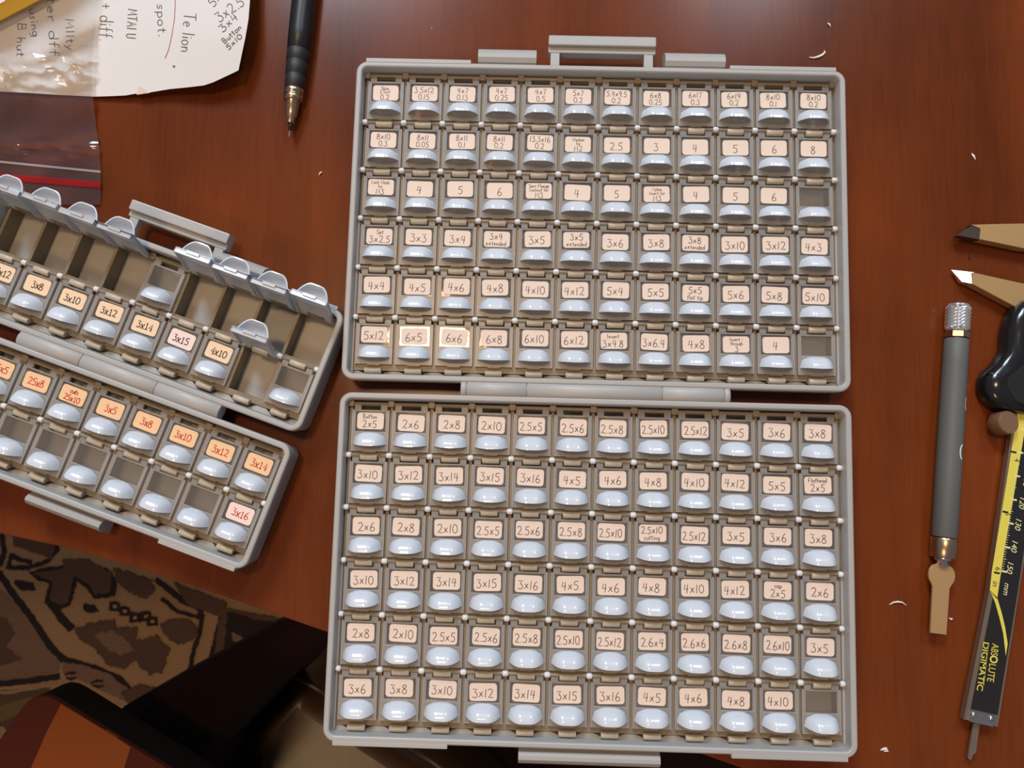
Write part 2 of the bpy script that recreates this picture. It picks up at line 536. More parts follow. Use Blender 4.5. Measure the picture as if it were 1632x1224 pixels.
def grid_mesh(W, H, ncol, nrow, oy, open_cells):
    mb = MB()
    x0, x1 = -W / 2 + 2.9, W / 2 - 2.9
    y0, y1 = -H / 2 + 2.9, H / 2 - 2.9
    yt = oy + nrow * PY / 2
    zt = ZL - 1.6
    for c in range(ncol + 1):
        x = (c - ncol / 2) * PX
        mb.box(x - .65, x + .65, yt - nrow * PY, yt, 1.5, zt)
    for r in range(nrow + 1):
        y = yt - r * PY
        mb.box(-ncol * PX / 2 - .6, ncol * PX / 2 + .6, y - .9, y + .9, 1.5, zt - .1)
        if r > 0:      # catch shelf at the front of the row
            mb.box(-ncol * PX / 2, ncol * PX / 2, y - .2, y + 1.7, 1.5, zt - .25)
    # border decks
    mb.box(x0, -ncol * PX / 2, y0, y1, 1.5, 8.4)
    mb.box(ncol * PX / 2, x1, y0, y1, 1.5, 8.4)
    mb.box(x0, x1, yt, y1, 1.5, 8.8)
    mb.box(x0, x1, y0, yt - nrow * PY, 1.5, 7.6)
    yb = yt - nrow * PY
    for c in range(ncol + 1):         # ridges between the finger scoops of the front row
        x = (c - ncol / 2) * PX
        mb.loft([[(max(x0, min(x1, x + dx)), yy, z) for dx, yy, z in q] for q in
                 (((-7.2, y0 - .1, 7.5), (7.2, y0 - .1, 7.5), (2.6, yb - .8, 7.5), (-2.6, yb - .8, 7.5)),
                  ((-5.6, y0 - .1, 10.6), (5.6, y0 - .1, 10.6), (1.4, yb - .8, 9.6), (-1.4, yb - .8, 9.6)))])
    for c in range(ncol + 1):         # hinge posts at the head of the first row
        x = (c - ncol / 2) * PX
        mb.box(x - 1.3, x + 1.3, yt - 1.3, yt + 1.4, 8, 12.6, bev=.3)
    return mb


def rod_mesh(ncol, W, ends):
    mb = MB()
    hw = ncol * PX / 2
    mb.cyl((-hw, 0, ZR), (hw, 0, ZR), .75, 12, 0)
    for c in range(ncol + 1):
        x = (c - ncol / 2) * PX
        a, b = x - 1.15, x + 1.15
        if ends and c == 0: a = -W / 2 + 2.9
        if ends and c == ncol: b = W / 2 - 2.9
        mb.cyl((a, 0, ZR + .35), (b, 0, ZR + .35), 1.15, 16, 1, .35)
    return mb


def catch_mesh(ncol):
    mb = MB()
    for c in range(ncol):
        x = (c - ncol / 2 + .5) * PX
        mb.cyl((x - 3.5, -.75, ZR + .1), (x + 3.5, -.75, ZR + .1), 1.35, 16, 0, .2)
        mb.box(x - 3.3, x + 3.3, -1.3, -.2, 7.6, ZR)
    return mb


# lid, hinged along its local x axis at the origin, closed towards -y; z=0 is the rod axis
LZ = ZL - ZR
LW = 7.75


def lid_geo(mb, M=None, mclear=0, mfrost=1):
    t = .7
    y0, y1 = -2.6, -19.8
    wy0, wy1, wx = -3.3, -11.6, 6.3
    # frame round the clear window: left, right, top strips, then the frosted lower field
    mb.box(-LW, -wx, wy1, y0, LZ - t, LZ, mfrost, M=M)
    mb.box(wx, LW, wy1, y0, LZ - t, LZ, mfrost, M=M)
    mb.box(-wx, wx, wy0, y0, LZ - t, LZ, mfrost, M=M)
    mb.box(-LW, LW, y1, wy1, LZ - t, LZ, mfrost, M=M)
    mb.box(-wx, wx, wy1, wy0, LZ - t - .25, LZ - t + .2, mclear, M=M)
    # raised bead across the lid and a thin rim on the sides and the front edge
    mb.box(-LW + .3, LW - .3, -12.05, -11.75, LZ, LZ + .15, mfrost, M=M)
    for s in (-1, 1):
        a, b = sorted((s * LW, s * (LW - .45)))
        mb.box(a, b, y1, y0, LZ - 2.2, LZ + .12, mfrost, M=M)
        # hinge ears that clip over the rod
        a, b = sorted((s * 4.0, s * 6.9))
        mb.box(a, b, -2.7, .55, LZ - 1.0, LZ + .25, mfrost, bev=.25, M=M)
    mb.box(-LW, LW, y1, y1 + .45, LZ - 2.2, LZ + .1, mfrost, M=M)
    # latch tongue in front
    mb.box(-2.7, 2.7, y1 - .55, y1 + .1, LZ - 1.2, LZ + .05, mfrost, M=M)


def tab_geo(mb, M=None, mi=0):
    """arched finger scoop: closed at the back, open to the front"""
    nx, ny = 24, 10
    hw, h = 7.0, 6.1
    def pt(i, j, k):
        s = 2 * i / nx - 1
        s = math.copysign(abs(s) ** .85, s)
        t = (j / ny) ** 1.6
        q = max(0.0, (abs(s) - .25) / .75)
        prof = max(0.0, 1 - q ** 2.2) ** .85
        g = (max(0, 1 - (1 - t) ** 2.0)) ** .55
        xr = hw * s * (.74 + .26 * t ** .45) * (1 if k == 0 else .93)
        yb = -11.9 - 1.3 * abs(s) ** 3
        yf = -17.8 + .9 * abs(s) ** 2.5
        y = yb + (yf - yb) * t
        z = (h if k == 0 else h - .55) * prof * g
        if k: y -= .35 * (1 - t)
        return (xr, y, LZ + z - .05)
    A = [pt(i, j, 0) for j in range(ny + 1) for i in range(nx + 1)]
    B = [pt(i, j, 1) for j in range(ny + 1) for i in range(nx + 1)]
    w = nx + 1
    fa = [(j * w + i, (j + 1) * w + i, (j + 1) * w + i + 1, j * w + i + 1) for j in range(ny) for i in range(nx)]
    mb.add(A, fa, mi, M, True)
    mb.add(B, [f[::-1] for f in fa], mi, M, True)
    k = len(A)
    e = [(ny * w + i, ny * w + i + k, ny * w + i + 1 + k, ny * w + i + 1) for i in range(nx)]
    mb.add(A + B, e, mi, M)


def label_geo(mb, text, M=None, mp=0, mk=1, typed=False):
    lw, lh = 5.55, 3.45
    cx, cy = random.uniform(-.35, .35), -7.35 + random.uniform(-.35, .3)
    rot = Matrix.Translation((cx, cy, 0)) @ Matrix.Rotation(math.radians(random.uniform(-2.2, 2.2)), 4, 'Z')
    MM = (M @ rot) if M else rot
    pts = rrect(-lw, lw, -lh, lh, 1.25, 4)
    z0, z1 = LZ - .5, LZ - .38
    n = len(pts)
    mb.add([(x, y, z0) for x, y in pts] + [(x, y, z1) for x, y in pts],
           [list(range(n, 2 * n))] + [(i, (i + 1) % n, (i + 1) % n + n, i + n) for i in range(n)], mp, MM)
    lines = text.split('/')
    zt = z1 + .03
    oxx = random.uniform(-.3, .3)
    if typed:
        hs = {1: [3.0], 2: [2.2, 2.4]}[len(lines)]
        ys = {1: [-.1], 2: [1.7, -1.5]}[len(lines)]
        for l, h, y in zip(lines, hs, ys):
            write(mb, l, oxx, y, h, .42, zt, mk, MM, typed=True, maxw=8.6)
        return
    if len(lines) == 1:
        write(mb, lines[0], oxx, -.45, 3.5, .3, zt, mk, MM, maxw=9.6)
    elif len(lines) == 2:
        small = lines[0][0].isalpha()
        low = lines[1][0].isalpha()
        if small:
            write(mb, lines[0], oxx, 1.95, 1.9, .25, zt, mk, MM, maxw=8.6)
            write(mb, lines[1], oxx, -1.25, 3.0, .3, zt, mk, MM, maxw=9.6)
        elif low:
            write(mb, lines[0], oxx, 1.2, 2.8, .3, zt, mk, MM, maxw=9.0)
            write(mb, lines[1], oxx, -1.8, 2.0, .25, zt, mk, MM, maxw=9.2)
        else:
            write(mb, lines[0], oxx, 1.5, 2.5, .27, zt, mk, MM, maxw=9.0)
            write(mb, lines[1], oxx, -1.6, 2.4, .27, zt, mk, MM, maxw=8.0)
    else:
        write(mb, lines[0], oxx, 2.2, 1.6, .23, zt, mk, MM, maxw=9.2)
        write(mb, lines[1], oxx, .45, 1.5, .21, zt, mk, MM, maxw=9.0)
        write(mb, lines[2], oxx, -1.95, 2.4, .28, zt, mk, MM, maxw=6.5)


mb = MB(); lid_geo(mb); LID = mb.mesh('lid', [M_lidclear, M_lidfrost])
mb = MB(); lid_geo(mb); LIDO = mb.mesh('lid', [M_lidopen, M_lidopen])
mb = MB(); tab_geo(mb); TAB = mb.mesh('thumb_tab', [M_tab])


def tray(case, W, H, ncol, nrow, ycen, oy, sgn):
    t = shell_mesh(W, H, sgn).build('tray', M_shell, case, (0, ycen, 0))
    grid_mesh(W, H, ncol, nrow, oy, ()).build('compartment_grid', M_grid, t)
    yt = oy + nrow * PY / 2
    for r in range(nrow):
        if r == 0:
            mbx = MB(); mbx.cyl((-ncol * PX / 2, 0, ZR - .3), (ncol * PX / 2, 0, ZR - .3), .7, 12)
            mbx.build('hinge_rod', M_grid, t, (0, yt, 0))
        else:
            rod_mesh(ncol, W, r >= nrow // 2 or nrow < 3).build('hinge_rod', [M_grid, M_pin], t, (0, yt - r * PY, 0))
    for r in range(1, nrow + 1):
        catch_mesh(ncol).build('catch_strip', M_catch, t, (0, yt - r * PY + (-.4 if r == nrow else 0), 0))
    return yt


def put_lid(case, x, y, text, ang=0, typed=False, paper=None, ink=None):
    o = link('lid', LIDO if ang else LID, case, (x, y, ZR))
    o.rotation_euler = (ang, 0, 0)
    link('thumb_tab', TAB, o)
    if ang:
        o['label'] = 'empty milky lid standing open'
    if text:
        m = MB(); label_geo(m, text, typed=typed)
        l = m.build('lid_label', [paper or M_label, ink or M_ink], o)
        l['label'] = ('apricot' if paper == M_labelwarm else 'pale') + ' label marked ' + text.replace('/', ' ')
    return o


# ---- the large case
W1, H1, G1 = 210.0, 138.45, 2.7
case = thing('storage_case', 'large open grey case full of lidded compartments with handwritten labels', 'storage case', (0, 0.3, 0))
upper = """Shim/2.5x11/0.2|3.5x12/0.15|4x7/0.13|4x7/0.25|4x7/0.5|5x7/0.2|5.4x9.5/0.2|6x8/0.25|6x17/0.3|6x19/0.2|8x10/0.1|8x10/0.2
8x10/0.3|8x11/0.05|8x11/0.1|8x11/0.2|13.3x16/0.2|Washer/for/M2|2.5|3|4|5|6|8
Lock Wash/for/M3|4|5|6|Serr Flange/Locknut for/M3|4|5|Nylon/Insert for/M3|4|5|6|
Set/3x2.5|3x3|3x4|3x4/extended|3x5|3x5/extended|3x6|3x8|3x8/extended|3x10|3x12|4x3
4x4|4x5|4x6|4x8|4x10|4x12|5x4|5x5|5x5/flat tip|5x6|5x8|5x10
5x12|6x5|6x6|6x8|6x10|6x12|Insert/3x4.8|3x6.4|4x8|Insert -/through/3|4|""".split('\n')
lower = """Button/2x5|2x6|2x8|2x10|2.5x5|2.5x6|2.5x8|2.5x10|2.5x12|3x5|3x6|3x8
3x10|3x12|3x14|3x15|3x16|4x5|4x6|4x8|4x10|4x12|5x5|Flathead/2x5
2x6|2x8|2x10|2.5x5|2.5x6|2.5x8|2.5x10|2.5x10/cutting|2.5x12|3x5|3x6|3x8
3x10|3x12|3x14|3x15|3x16|4x5|4x6|4x8|4x10|4x12|cap/2x5|2x6
2x8|2x10|2.5x5|2.5x6|2.5x8|2.5x10|2.5x12|2.6x4|2.6x6|2.6x8|2.6x10|3x5
3x6|3x8|3x10|3x12|3x14|3x15|3x16|4x5|4x6|4x8|4x10|""".split('\n')
CX0 = 0.3
rest = MB()
for rows, yc, sgn in ((upper, G1 + H1 / 2, 1), (lower, -G1 - H1 / 2, -1)):
    yt = tray(case, W1, H1, 12, 6, yc, 0.73, sgn)
    for r, line in enumerate(rows):
        for c, text in enumerate(line.split('|')):
            x, y = (c - 5.5) * PX, yc + yt - r * PY
            if sgn == 1 and r < 3:
                M = Matrix.Translation((x, y, ZR))
                lid_geo(rest, M, 0, 1); tab_geo(rest, M, 2)
                if text: label_geo(rest, text, M, 3, 4)
            else:
                put_lid(case, x, y, text)
tag(rest.build('lid', [M_lidclear, M_lidfrost, M_tab, M_label, M_ink], case), kind='stuff')


def hinge(case, x0, x1, cuts):
    mb = MB()
    xs = [x0] + cuts + [x1]
    for a, b in zip(xs[:-1], xs[1:]):
        mb.lathe([(0, 3.6), (.3, 4.0), (b - a - .5, 4.0), (b - a - .2, 3.6)], (a, 0, R - 3.2), (b, 0, R - 3.2), 32, 0)
    mb.cyl((x0 + .5, 0, R - 3.2), (x1 - .5, 0, R - 3.2), 3.3, 24)
    mb.build('hinge', M_shell, case)


def local(case_o, px, py, z):
    p = P(px, py, z)
    rz = case_o.rotation_euler.z
    d = p - case_o.location / S
    c, s = math.cos(-rz), math.sin(-rz)
    return c * d.x - s * d.y, s * d.x + c * d.y


hx = [local(case, x, 622, R)[0] for x in (734, 744, 840, 1056, 1155, 1165)]
hinge(case, hx[0], hx[-1], hx[1:-1])


def carry_latch(case, yedge, sgn, xc, half, reach):
    """swing-out latch frame: two arms and a ribbed bar"""
    mb = MB()
    for s in (-1, 1):
        x = xc + s * (half - 3.0)
        y0, y1 = sorted((yedge - .5 * sgn, yedge + sgn * reach))
        mb.box(x - 2.0, x + 2.0, y0, y1, R - 9, R - 5.5, bev=.3)
    ya, yb = sorted((yedge + sgn * (reach - 4.5), yedge + sgn * reach))
    mb.box(xc - half, xc + half, ya, yb, R - 10, R - 3.2, bev=.6)
    ya, yb = sorted((yedge + sgn * (reach - 7.0), yedge + sgn * (reach - 4.3)))
    mb.box(xc - half, xc + half, ya, yb, R - 10, R - 5.2, bev=.4)
    return mb.build('latch', M_shell, case)


def clip_bar(case, yedge, sgn, x0, x1, depth, z0, z1, name='latch_clip'):
    mb = MB()
    pr = []
    for a in range(0, 181, 20):      # a half-round bar
        t = math.radians(a)
        pr.append((yedge + sgn * (depth * .5 - depth * .5 * math.cos(t)), z0 + (z1 - z0) * math.sin(t)))
    pr = [(yedge - sgn * .3, z0)] + pr[1:-1] + [(yedge + sgn * depth, z0)]
    mb.loft([[(x, y, z) for y, z in pr] for x in (x0, x1)])
    return mb.build(name, M_shell, case)


ytop = G1 + H1
a, b = local(case, 762, 93, R - 4)[0], local(case, 855, 93, R - 4)[0]
clip_bar(case, ytop, 1, a, b, 11.0, 5, R - 3)
a, b = local(case, 1060, 98, R - 4)[0], local(case, 1156, 98, R - 4)[0]
clip_bar(case, ytop, 1, a, b, 11.0, 5, R - 3)
a, b = local(case, 874, 80, R - 5)[0], local(case, 1045, 80, R - 5)[0]
carry_latch(case, ytop, 1, (a + b) / 2, (b - a) / 2, 15.3)
a, b = local(case, 826, 1205, R - 3)[0], local(case, 1052, 1205, R - 3)[0]
clip_bar(case, -ytop, -1, a, b, 8.4, 5, R - 1.5, 'latch_bar')

# ---- the smaller case on the left
W2, H2, G2 = 159.4, 53.8, 2.7
TH = math.radians(-18.5)
case2 = thing('storage_case', 'smaller open grey case turned askew with raised empty lids and typed labels', 'storage case', (-197.7, 2.44, 0), TH)
yc = G2 + H2 / 2
yt = tray(case2, W2, H2, 9, 2, yc, 0.7, 1)
AO = math.radians(-103)
for c in range(9):
    x = (c - 4) * PX
    if c == 4:
        put_lid(case2, x, yc + yt, '')
    else:
        put_lid(case2, x, yc + yt, '', AO + random.uniform(-.05, .05))
row2 = ['25x12', '3x8', '3x10', '3x12', '3x14', '3x15', '4x10', None, '']
for c, t in enumerate(row2):
    put_lid(case2, (c - 4) * PX, yc + yt - PY, t or '', AO if t is None else 0, typed=True,
            paper=M_labelpink if t == "3x15" else M_labeltan, ink=M_type)
yc = -G2 - H2 / 2
yt = tray(case2, W2, H2, 9, 2, yc, 0.7, -1)
for c, t in enumerate(['', '25x5', '25x8', 'cuts/25x10', '3x5', '3x8', '3x10', '3x12', '3x14']):
    put_lid(case2, (c - 4) * PX, yc + yt, t, typed=True, paper=M_labelwarm, ink=M_red)
for c in range(9):
    put_lid(case2, (c - 4) * PX, yc + yt - PY, '3x16' if c == 8 else '', typed=True, paper=M_labelpink, ink=M_red)
hx = [local(case2, *q, R)[0] for q in ((55, 540), (250, 612), (350, 655))]
hinge(case2, -hx[2], hx[2], [-hx[1], hx[0], hx[1]] if hx[0] < hx[1] and hx[0] > -hx[1] else [-hx[1], hx[1]])
ytop2 = G2 + H2
a, b = local(case2, 207, 335, R - 5)[0], local(case2, 362, 392, R - 5)[0]
carry_latch(case2, ytop2, 1, (a + b) / 2, (b - a) / 2, 15.3)
a, b = local(case2, 343, 412, R - 4)[0], local(case2, 418, 440, R - 4)[0]
clip_bar(case2, ytop2, 1, a, b, 8.0, 5, R - 3)
b = local(case2, 163, 838, R - 4)[0]
clip_bar(case2, -ytop2, -1, -b, b, 7.4, 4, R - 1.5, 'latch_bar')

# ------------------------------------------------------------ loose contents that show through the lids
def in_cell(c, r, yc_, dx=0, dy=0):
    yt_ = 0.73 + 3 * PY
    return Vector(((c - 5.5) * PX + dx, 0.3 + yc_ + yt_ - r * PY - 15.2 + dy, 1.55))


def washer(name, pos, ro, ri, th, mat, label, cat, group=None, tilt=(0, 0)):
    mb = MB()
    n = 36
    rings = []
    for rr, z in ((ri, 0), (ro, 0), (ro, th), (ri, th), (ri, 0)):
        rings.append([(rr * math.cos(2 * math.pi * i / n), rr * math.sin(2 * math.pi * i / n), z) for i in range(n)])
    mb.loft(rings, cap0=False, cap1=False)
    o = mb.build(name, mat, None, pos)
    o.rotation_euler = (tilt[0], tilt[1], 0)
    return tag(o, label, cat, group)


UY = G1 + H1 / 2
washer('shim_ring', in_cell(3, 1, UY), 5.4, 3.9, .8, M_copper, 'copper coloured shim ring under the lid marked 8x11 0.2', 'washer')
washer('shim_ring', in_cell(1, 0, UY), 5.6, 2.0, .6, M_copper, 'pale copper shim ring under the lid marked 3.5x12 0.15', 'washer')
washer('plastic_disc', in_cell(11, 1, UY), 5.6, 2.2, 2.6, M_nylon, 'white plastic washer under the lid marked 8', 'washer')
washer('plastic_disc', in_cell(10, 2, UY), 4.6, 2.4, 3.0, M_nylon, 'white nylon ring under the lid marked 6, third row', 'washer')
washer('metal_washer', in_cell(9, 1, UY), 4.8, 2.2, 1.0, M_steel, 'steel washer under the lid marked 5, second row', 'washer')
washer('metal_washer', in_cell(11, 0, UY), 5.2, 2.6, .5, M_steel, 'thin steel washer under the lid marked 8x10 0.2', 'washer')

# ------------------------------------------------------------ sheet of note paper
M_paper = material('white_note_paper', (0.73, 0.725, 0.72), 0.6, bump=(25, 0.3, 1.5))
M_paperink = material('dark_pencil_strokes', (0.12, 0.10, 0.10), 0.6)
M_redline = material('reddish_pencil_line', (0.40, 0.12, 0.10), 0.6)


def sheet_z(px, py):
    """the sheet rises towards its lower right corner"""
    t = max(0.0, min(1.0, (px - 120) / 290))
    return 1.6 + 11.0 * t ** 1.6 + 1.2 * math.sin(py / 34.0) * t


right = [(400, -60), (399, -20), (398, 5), (396, 30), (391, 60), (385, 88), (380, 112), (372, 116), (357, 123), (340, 131), (325, 136), (300, 139), (270, 142), (240, 147)]
left = [(217, 149), (200, 152), (180, 153), (150, 154), (130, 153), (90, 151), (45, 148), (0, 146), (-60, 143), (-160, 140)]
notch = [(235, 149), (218, 150)]
bottom = left[::-1] + notch[::-1] + right[::-1]
# surface: for each bottom outline point a strip running up out of the picture
mb = MB()
rows_ = 14
def top_of(i):
    x, y = bottom[i]
    return (min(x, 400) * 1.0 if x < 380 else x, -70)
grid = []
for i, (x, y) in enumerate(bottom):
    line = []
    for j in range(rows_ + 1):
        t = j / rows_
        yy = y + (-90 - y) * t
        z = sheet_z(x, yy)
        q = P(x, yy, z)
        line.append((q.x, q.y, z))
    grid.append(line)
vs = [p for l in grid for p in l]
k = rows_ + 1
fs = []
for i in range(len(grid) - 1):
    for j in range(rows_):
        fs.append((i * k + j, (i + 1) * k + j, (i + 1) * k + j + 1, i * k + j + 1))
mb.add(vs, fs, 0, smooth=True)
mb.add([(a, b, c - .12) for a, b, c in vs], [f[::-1] for f in fs], 0, smooth=True)
paper = thing('note_sheet', 'white sheet of paper with pencilled notes, curling up off the table', 'paper')
mb.build('sheet', M_paper, paper)
# folded flap at the tear
mb = MB()
fl = [P(x, y, sheet_z(x, y) + .5) for x, y in ((218, 151), (221, 137), (229, 141), (236, 148))]
mb.add([tuple(p) for p in fl], [(0, 1, 2, 3)])
mb.add([(p.x, p.y, p.z - .15) for p in fl], [(3, 2, 1, 0)])
mb.build('torn_flap', material('buff_paper_tear', (0.72, 0.58, 0.48), 0.6), paper, None)


def paper_text(s, x0, y0, x1, y1, h, mat=None, w=.38):
    """text along the line (x0,y0)->(x1,y1) given in the photograph's pixels, drawn on the sheet"""
    mb = MB()
    tot = text_width(s, False)
    L = math.hypot(x1 - x0, y1 - y0)
    ux, uy = (x1 - x0) / L, (y1 - y0) / L
    vx, vy = uy, -ux            # up direction in pixels
    sx = L / tot
    u = 0
    for c in s:
        adv, strokes = GL[c]
        for st in strokes:
            pts = []
            for px, py in st:
                X = x0 + ux * (u + px) * sx + vx * py * h
                Y = y0 + uy * (u + px) * sx + vy * py * h
                pts.append((X, Y))
            stroke_on_sheet(mb, pts, w)
        u += adv + .08
    return mb


def stroke_on_sheet(mb, pts, w):
    q = []
    for X, Y in pts:
        z = sheet_z(X, Y) + .16
        p = P(X, Y, z)
        q.append((p.x, p.y, z))
    if len(q) == 1:
        a = Vector(q[0]); q = [tuple(a), (a.x + .5, a.y + .3, a.z)]
    V = [Vector(a) for a in q]
    Lf, Rt = [], []
    for i, p in enumerate(V):
        d = V[min(i + 1, len(V) - 1)] - V[max(i - 1, 0)]
        nn = Vector((-d.y, d.x, 0))
        nn = nn.normalized() * w / 2 if nn.length > 1e-9 else Vector((w / 2, 0, 0))
        Lf.append(p + nn); Rt.append(p - nn)
    k = len(V)
    mb.add(Lf + Rt, [(i, i + k, i + k + 1, i + 1) for i in range(k - 1)])


notes = MB()
for s, x0, y0, x1, y1, h in (('+ diff.', 160, 4, 158, 68, 22), ('MTAI U', 204, 14, 201, 62, 15),
                            ('spot.', 250, 6, 252, 62, 15), ('Te lion', 293, 20, 288, 84, 20),
                            ('5x1', 340, 12, 360, -10, 14), ('3x2.5', 350, 36, 392, 6, 16), ('3x4', 355, 52, 382, 28, 12),
                            ('Button', 358, 70, 386, 44, 9), ('5x10', 364, 80, 388, 58, 8),
                            ('MIlty', 104, 30, 106, 82, 14), ('ter dff', 74, -4, 80, 92, 16), ('using', 46, 14, 52, 60, 13), ('B hut', 28, 36, 26, 92, 14)):
    m = paper_text(s, x0, y0, x1, y1, h)
    notes.add(m.v, m.f)
stroke_on_sheet(notes, [(276, 104), (277, 107), (279, 105)], .7)
notes.build('pencil_writing', M_paperink, paper)
mb = MB()
stroke_on_sheet(mb, [(280, -20), (279, 10), (278, 30), (274, 55), (269, 78), (263, 93), (264, 91)], .35)
mb.build('pencil_line', M_redline, paper)

# ------------------------------------------------------------ clear zip bag over the sheet
M_bag = clear_plastic('clear_bag_film', (0.75, 0.72, 0.80), 0.07, 0.11, bump=(28, 0.3, 1.0), gloss=1.0, tint=(1, 1, 1))
M_bagred = clear_plastic('red_bag_stripe', (0.60, 0.02, 0.02), 0.75, 0.15)
M_bagzip = clear_plastic('white_zip_ridge', (0.9, 0.9, 0.92), 0.5, 0.15)
bag = thing('zip_bag', 'clear plastic zip bag with a red stripe lying over the notes', 'plastic bag')


def bag_right(y):
    pts = [(-80, 162), (0, 157), (40, 151), (100, 146), (150, 147), (200, 153), (230, 157), (262, 160), (330, 160)]
    for (a, xa), (b, xb) in zip(pts[:-1], pts[1:]):
        if y <= b:
            return xa + (xb - xa) * (y - a) / (b - a)
    return 160


def wr(x, y):
    e = math.exp(-((y - 112 + .08 * x) / 20) ** 2) + .6 * math.exp(-((y - 235) / 14) ** 2)
    return e * (1.8 * math.sin(y / 3.1 + x / 23 + 1.3 * math.sin(x / 17)) + .9 * math.sin(x / 6.3 - y / 7)) + e


def bag_z(x, y):
    lift = max(0, 1 - max(0, y - 140) / 60)
    return 1.0 + 3.0 * lift + wr(x, y) + (1.1 * math.sin(x / 19 + y / 31) * math.sin(y / 17) + 1.1) * (0.6 + .4 * lift) * max(0.0, min(1, (325 - y) / 60))


def bag_patch(ylo, yhi, ny, extra=0.0, slope=0.0, x0=-120):
    nx = 26
    vs = []
    for j in range(ny + 1):
        for i in range(nx + 1):
            t = i / nx
            yb = ylo + (yhi - ylo) * j / ny
            xr = bag_right(yb)
            x = x0 + (xr - x0) * t
            y = yb + slope * (x - 160)
            z = bag_z(x, y) + extra
            q = P(x, y, z)
            vs.append((q.x, q.y, z))
    w = nx + 1
    return vs, [(j * w + i, (j + 1) * w + i, (j + 1) * w + i + 1, j * w + i + 1) for j in range(ny) for i in range(nx)]


mb = MB(); v_, f_ = bag_patch(-80, 326, 60); mb.add(v_, f_, 0, smooth=True); mb.build('bag_film', M_bag, bag)
mb = MB(); v_, f_ = bag_patch(290, 300, 3, .25, .085); mb.add(v_, f_, 0, smooth=True); mb.build('red_stripe', M_bagred, bag)
mb = MB(); v_, f_ = bag_patch(272, 275.5, 2, .35, .10); mb.add(v_, f_, 0, smooth=True); mb.build('zip_ridge', M_bagzip, bag)

# yellow edged packet in the corner, above the notes
mb = MB()
zz = 6.5
q = [P(x, y, zz) for x, y in ((-60, 66), (66, 0), (130, -34), (60, -120), (-120, -60))]
mb.prism([(p.x, p.y) for p in q], zz, zz + .6)
pk = thing('packet', 'yellow edged packet in the far corner, mostly out of view', 'packet')
mb.build('yellow_film', clear_plastic('yellow_film', (0.75, 0.42, 0.03), 0.8, 0.2), pk)
mb = MB()
for x, y, w, h in ((-16, -12, 24, 26), (12, -26, 24, 26), (-44, 2, 24, 26), (-24, -44, 22, 26)):
    q = [P(a, b, zz + .8) for a, b in ((x, y), (x, y + h), (x + w, y + h - 12), (x + w, y - 12))]
    mb.prism([(p.x, p.y) for p in q], zz + .6, zz + .9)
mb.build('pale_panel', material('pale_pink_panels', (0.85, 0.74, 0.74), 0.4), pk)

# ------------------------------------------------------------ mechanical pencil
M_black = material('black_pencil_body', (0.012, 0.014, 0.018), 0.38)
M_blackgrip = material('matt_black_grip', (0.018, 0.02, 0.024), 0.5, bump=(2500, 0.4, 0.2))
M_brass = material('brushed_pencil_metal', (0.55, 0.42, 0.30), 0.28, metal=1.0)
pen = thing('mechanical_pencil', 'black mechanical pencil with a metal tip pointing at the case', 'pencil')
a = P(468, 156, 5.0); b = P(494, -84, 5.0)
ax = (b - a).normalized()
tipz = 5.0


def along(t):
    return a + ax * t


mb = MB()
mb.lathe([(0, 3.9), (.3, 4.25), (5.6, 4.45), (6.0, 4.15), (6.3, 4.15), (6.7, 4.55), (12.0, 4.7), (12.4, 4.4), (12.7, 4.4), (13.1, 4.8), (17.8, 4.9), (18.2, 4.6)], along(3.8), b, 40)
mb.build('grip', M_blackgrip, pen)
mb = MB()
mb.lathe([(0, 4.6), (.4, 5.0), (8, 5.2), (60, 5.3), (66, 5.0)], along(22.0), b, 40)
mb.build('barrel', M_black, pen)
mb = MB()
mb.lathe([(0, 3.2), (.2, 4.1), (2.4, 4.2), (2.6, 3.9), (3.2, 3.9), (3.4, 4.2), (5.5, 4.25), (5.7, 3.9)], along(-1.9), b, 40)
mb.build('collar', M_brass, pen)
mb = MB()
mb.lathe([(0, 1.5), (.2, 1.8), (2.6, 1.9), (3.4, 2.5), (4.2, 2.7), (10.4, 3.1), (10.6, 3.4)], along(-12.2), b, 36)
mb.lathe([(0, .3), (3.2, .35)], along(-18.4), b, 12)
mb.build('tip_cone', M_brass, pen)
mb = MB()
mb.lathe([(0, .5), (.2, .8), (3.2, 1.0)], along(-15.4), b, 20)
mb.build('lead_sleeve', M_black, pen)
pen.location = (0, 0, .5 * S)

# ------------------------------------------------------------ scraper knife
M_rubber = material('grey_rubber_handle', (0.115, 0.125, 0.125), 0.55)
M_blade = material('brass_toned_blade', (0.66, 0.42, 0.20), 0.42, metal=0.6, bump=(400, 0.1, 0.1))
M_chrome = material('knurled_chrome', (0.90, 0.90, 0.92), 0.16, metal=0.85)
M_white = material('white_print', (0.80, 0.80, 0.80), 0.5)
knife = thing('scraper_knife', 'hobby knife with grey rubber handle and flat blunt blade', 'knife')
ka = P(1528, 486, 6.0); kb = P(1503, 890, 6.0)
kax = (kb - ka).normalized()
KL = (kb - ka).length


def kn(t, z=None):
    return ka + kax * t


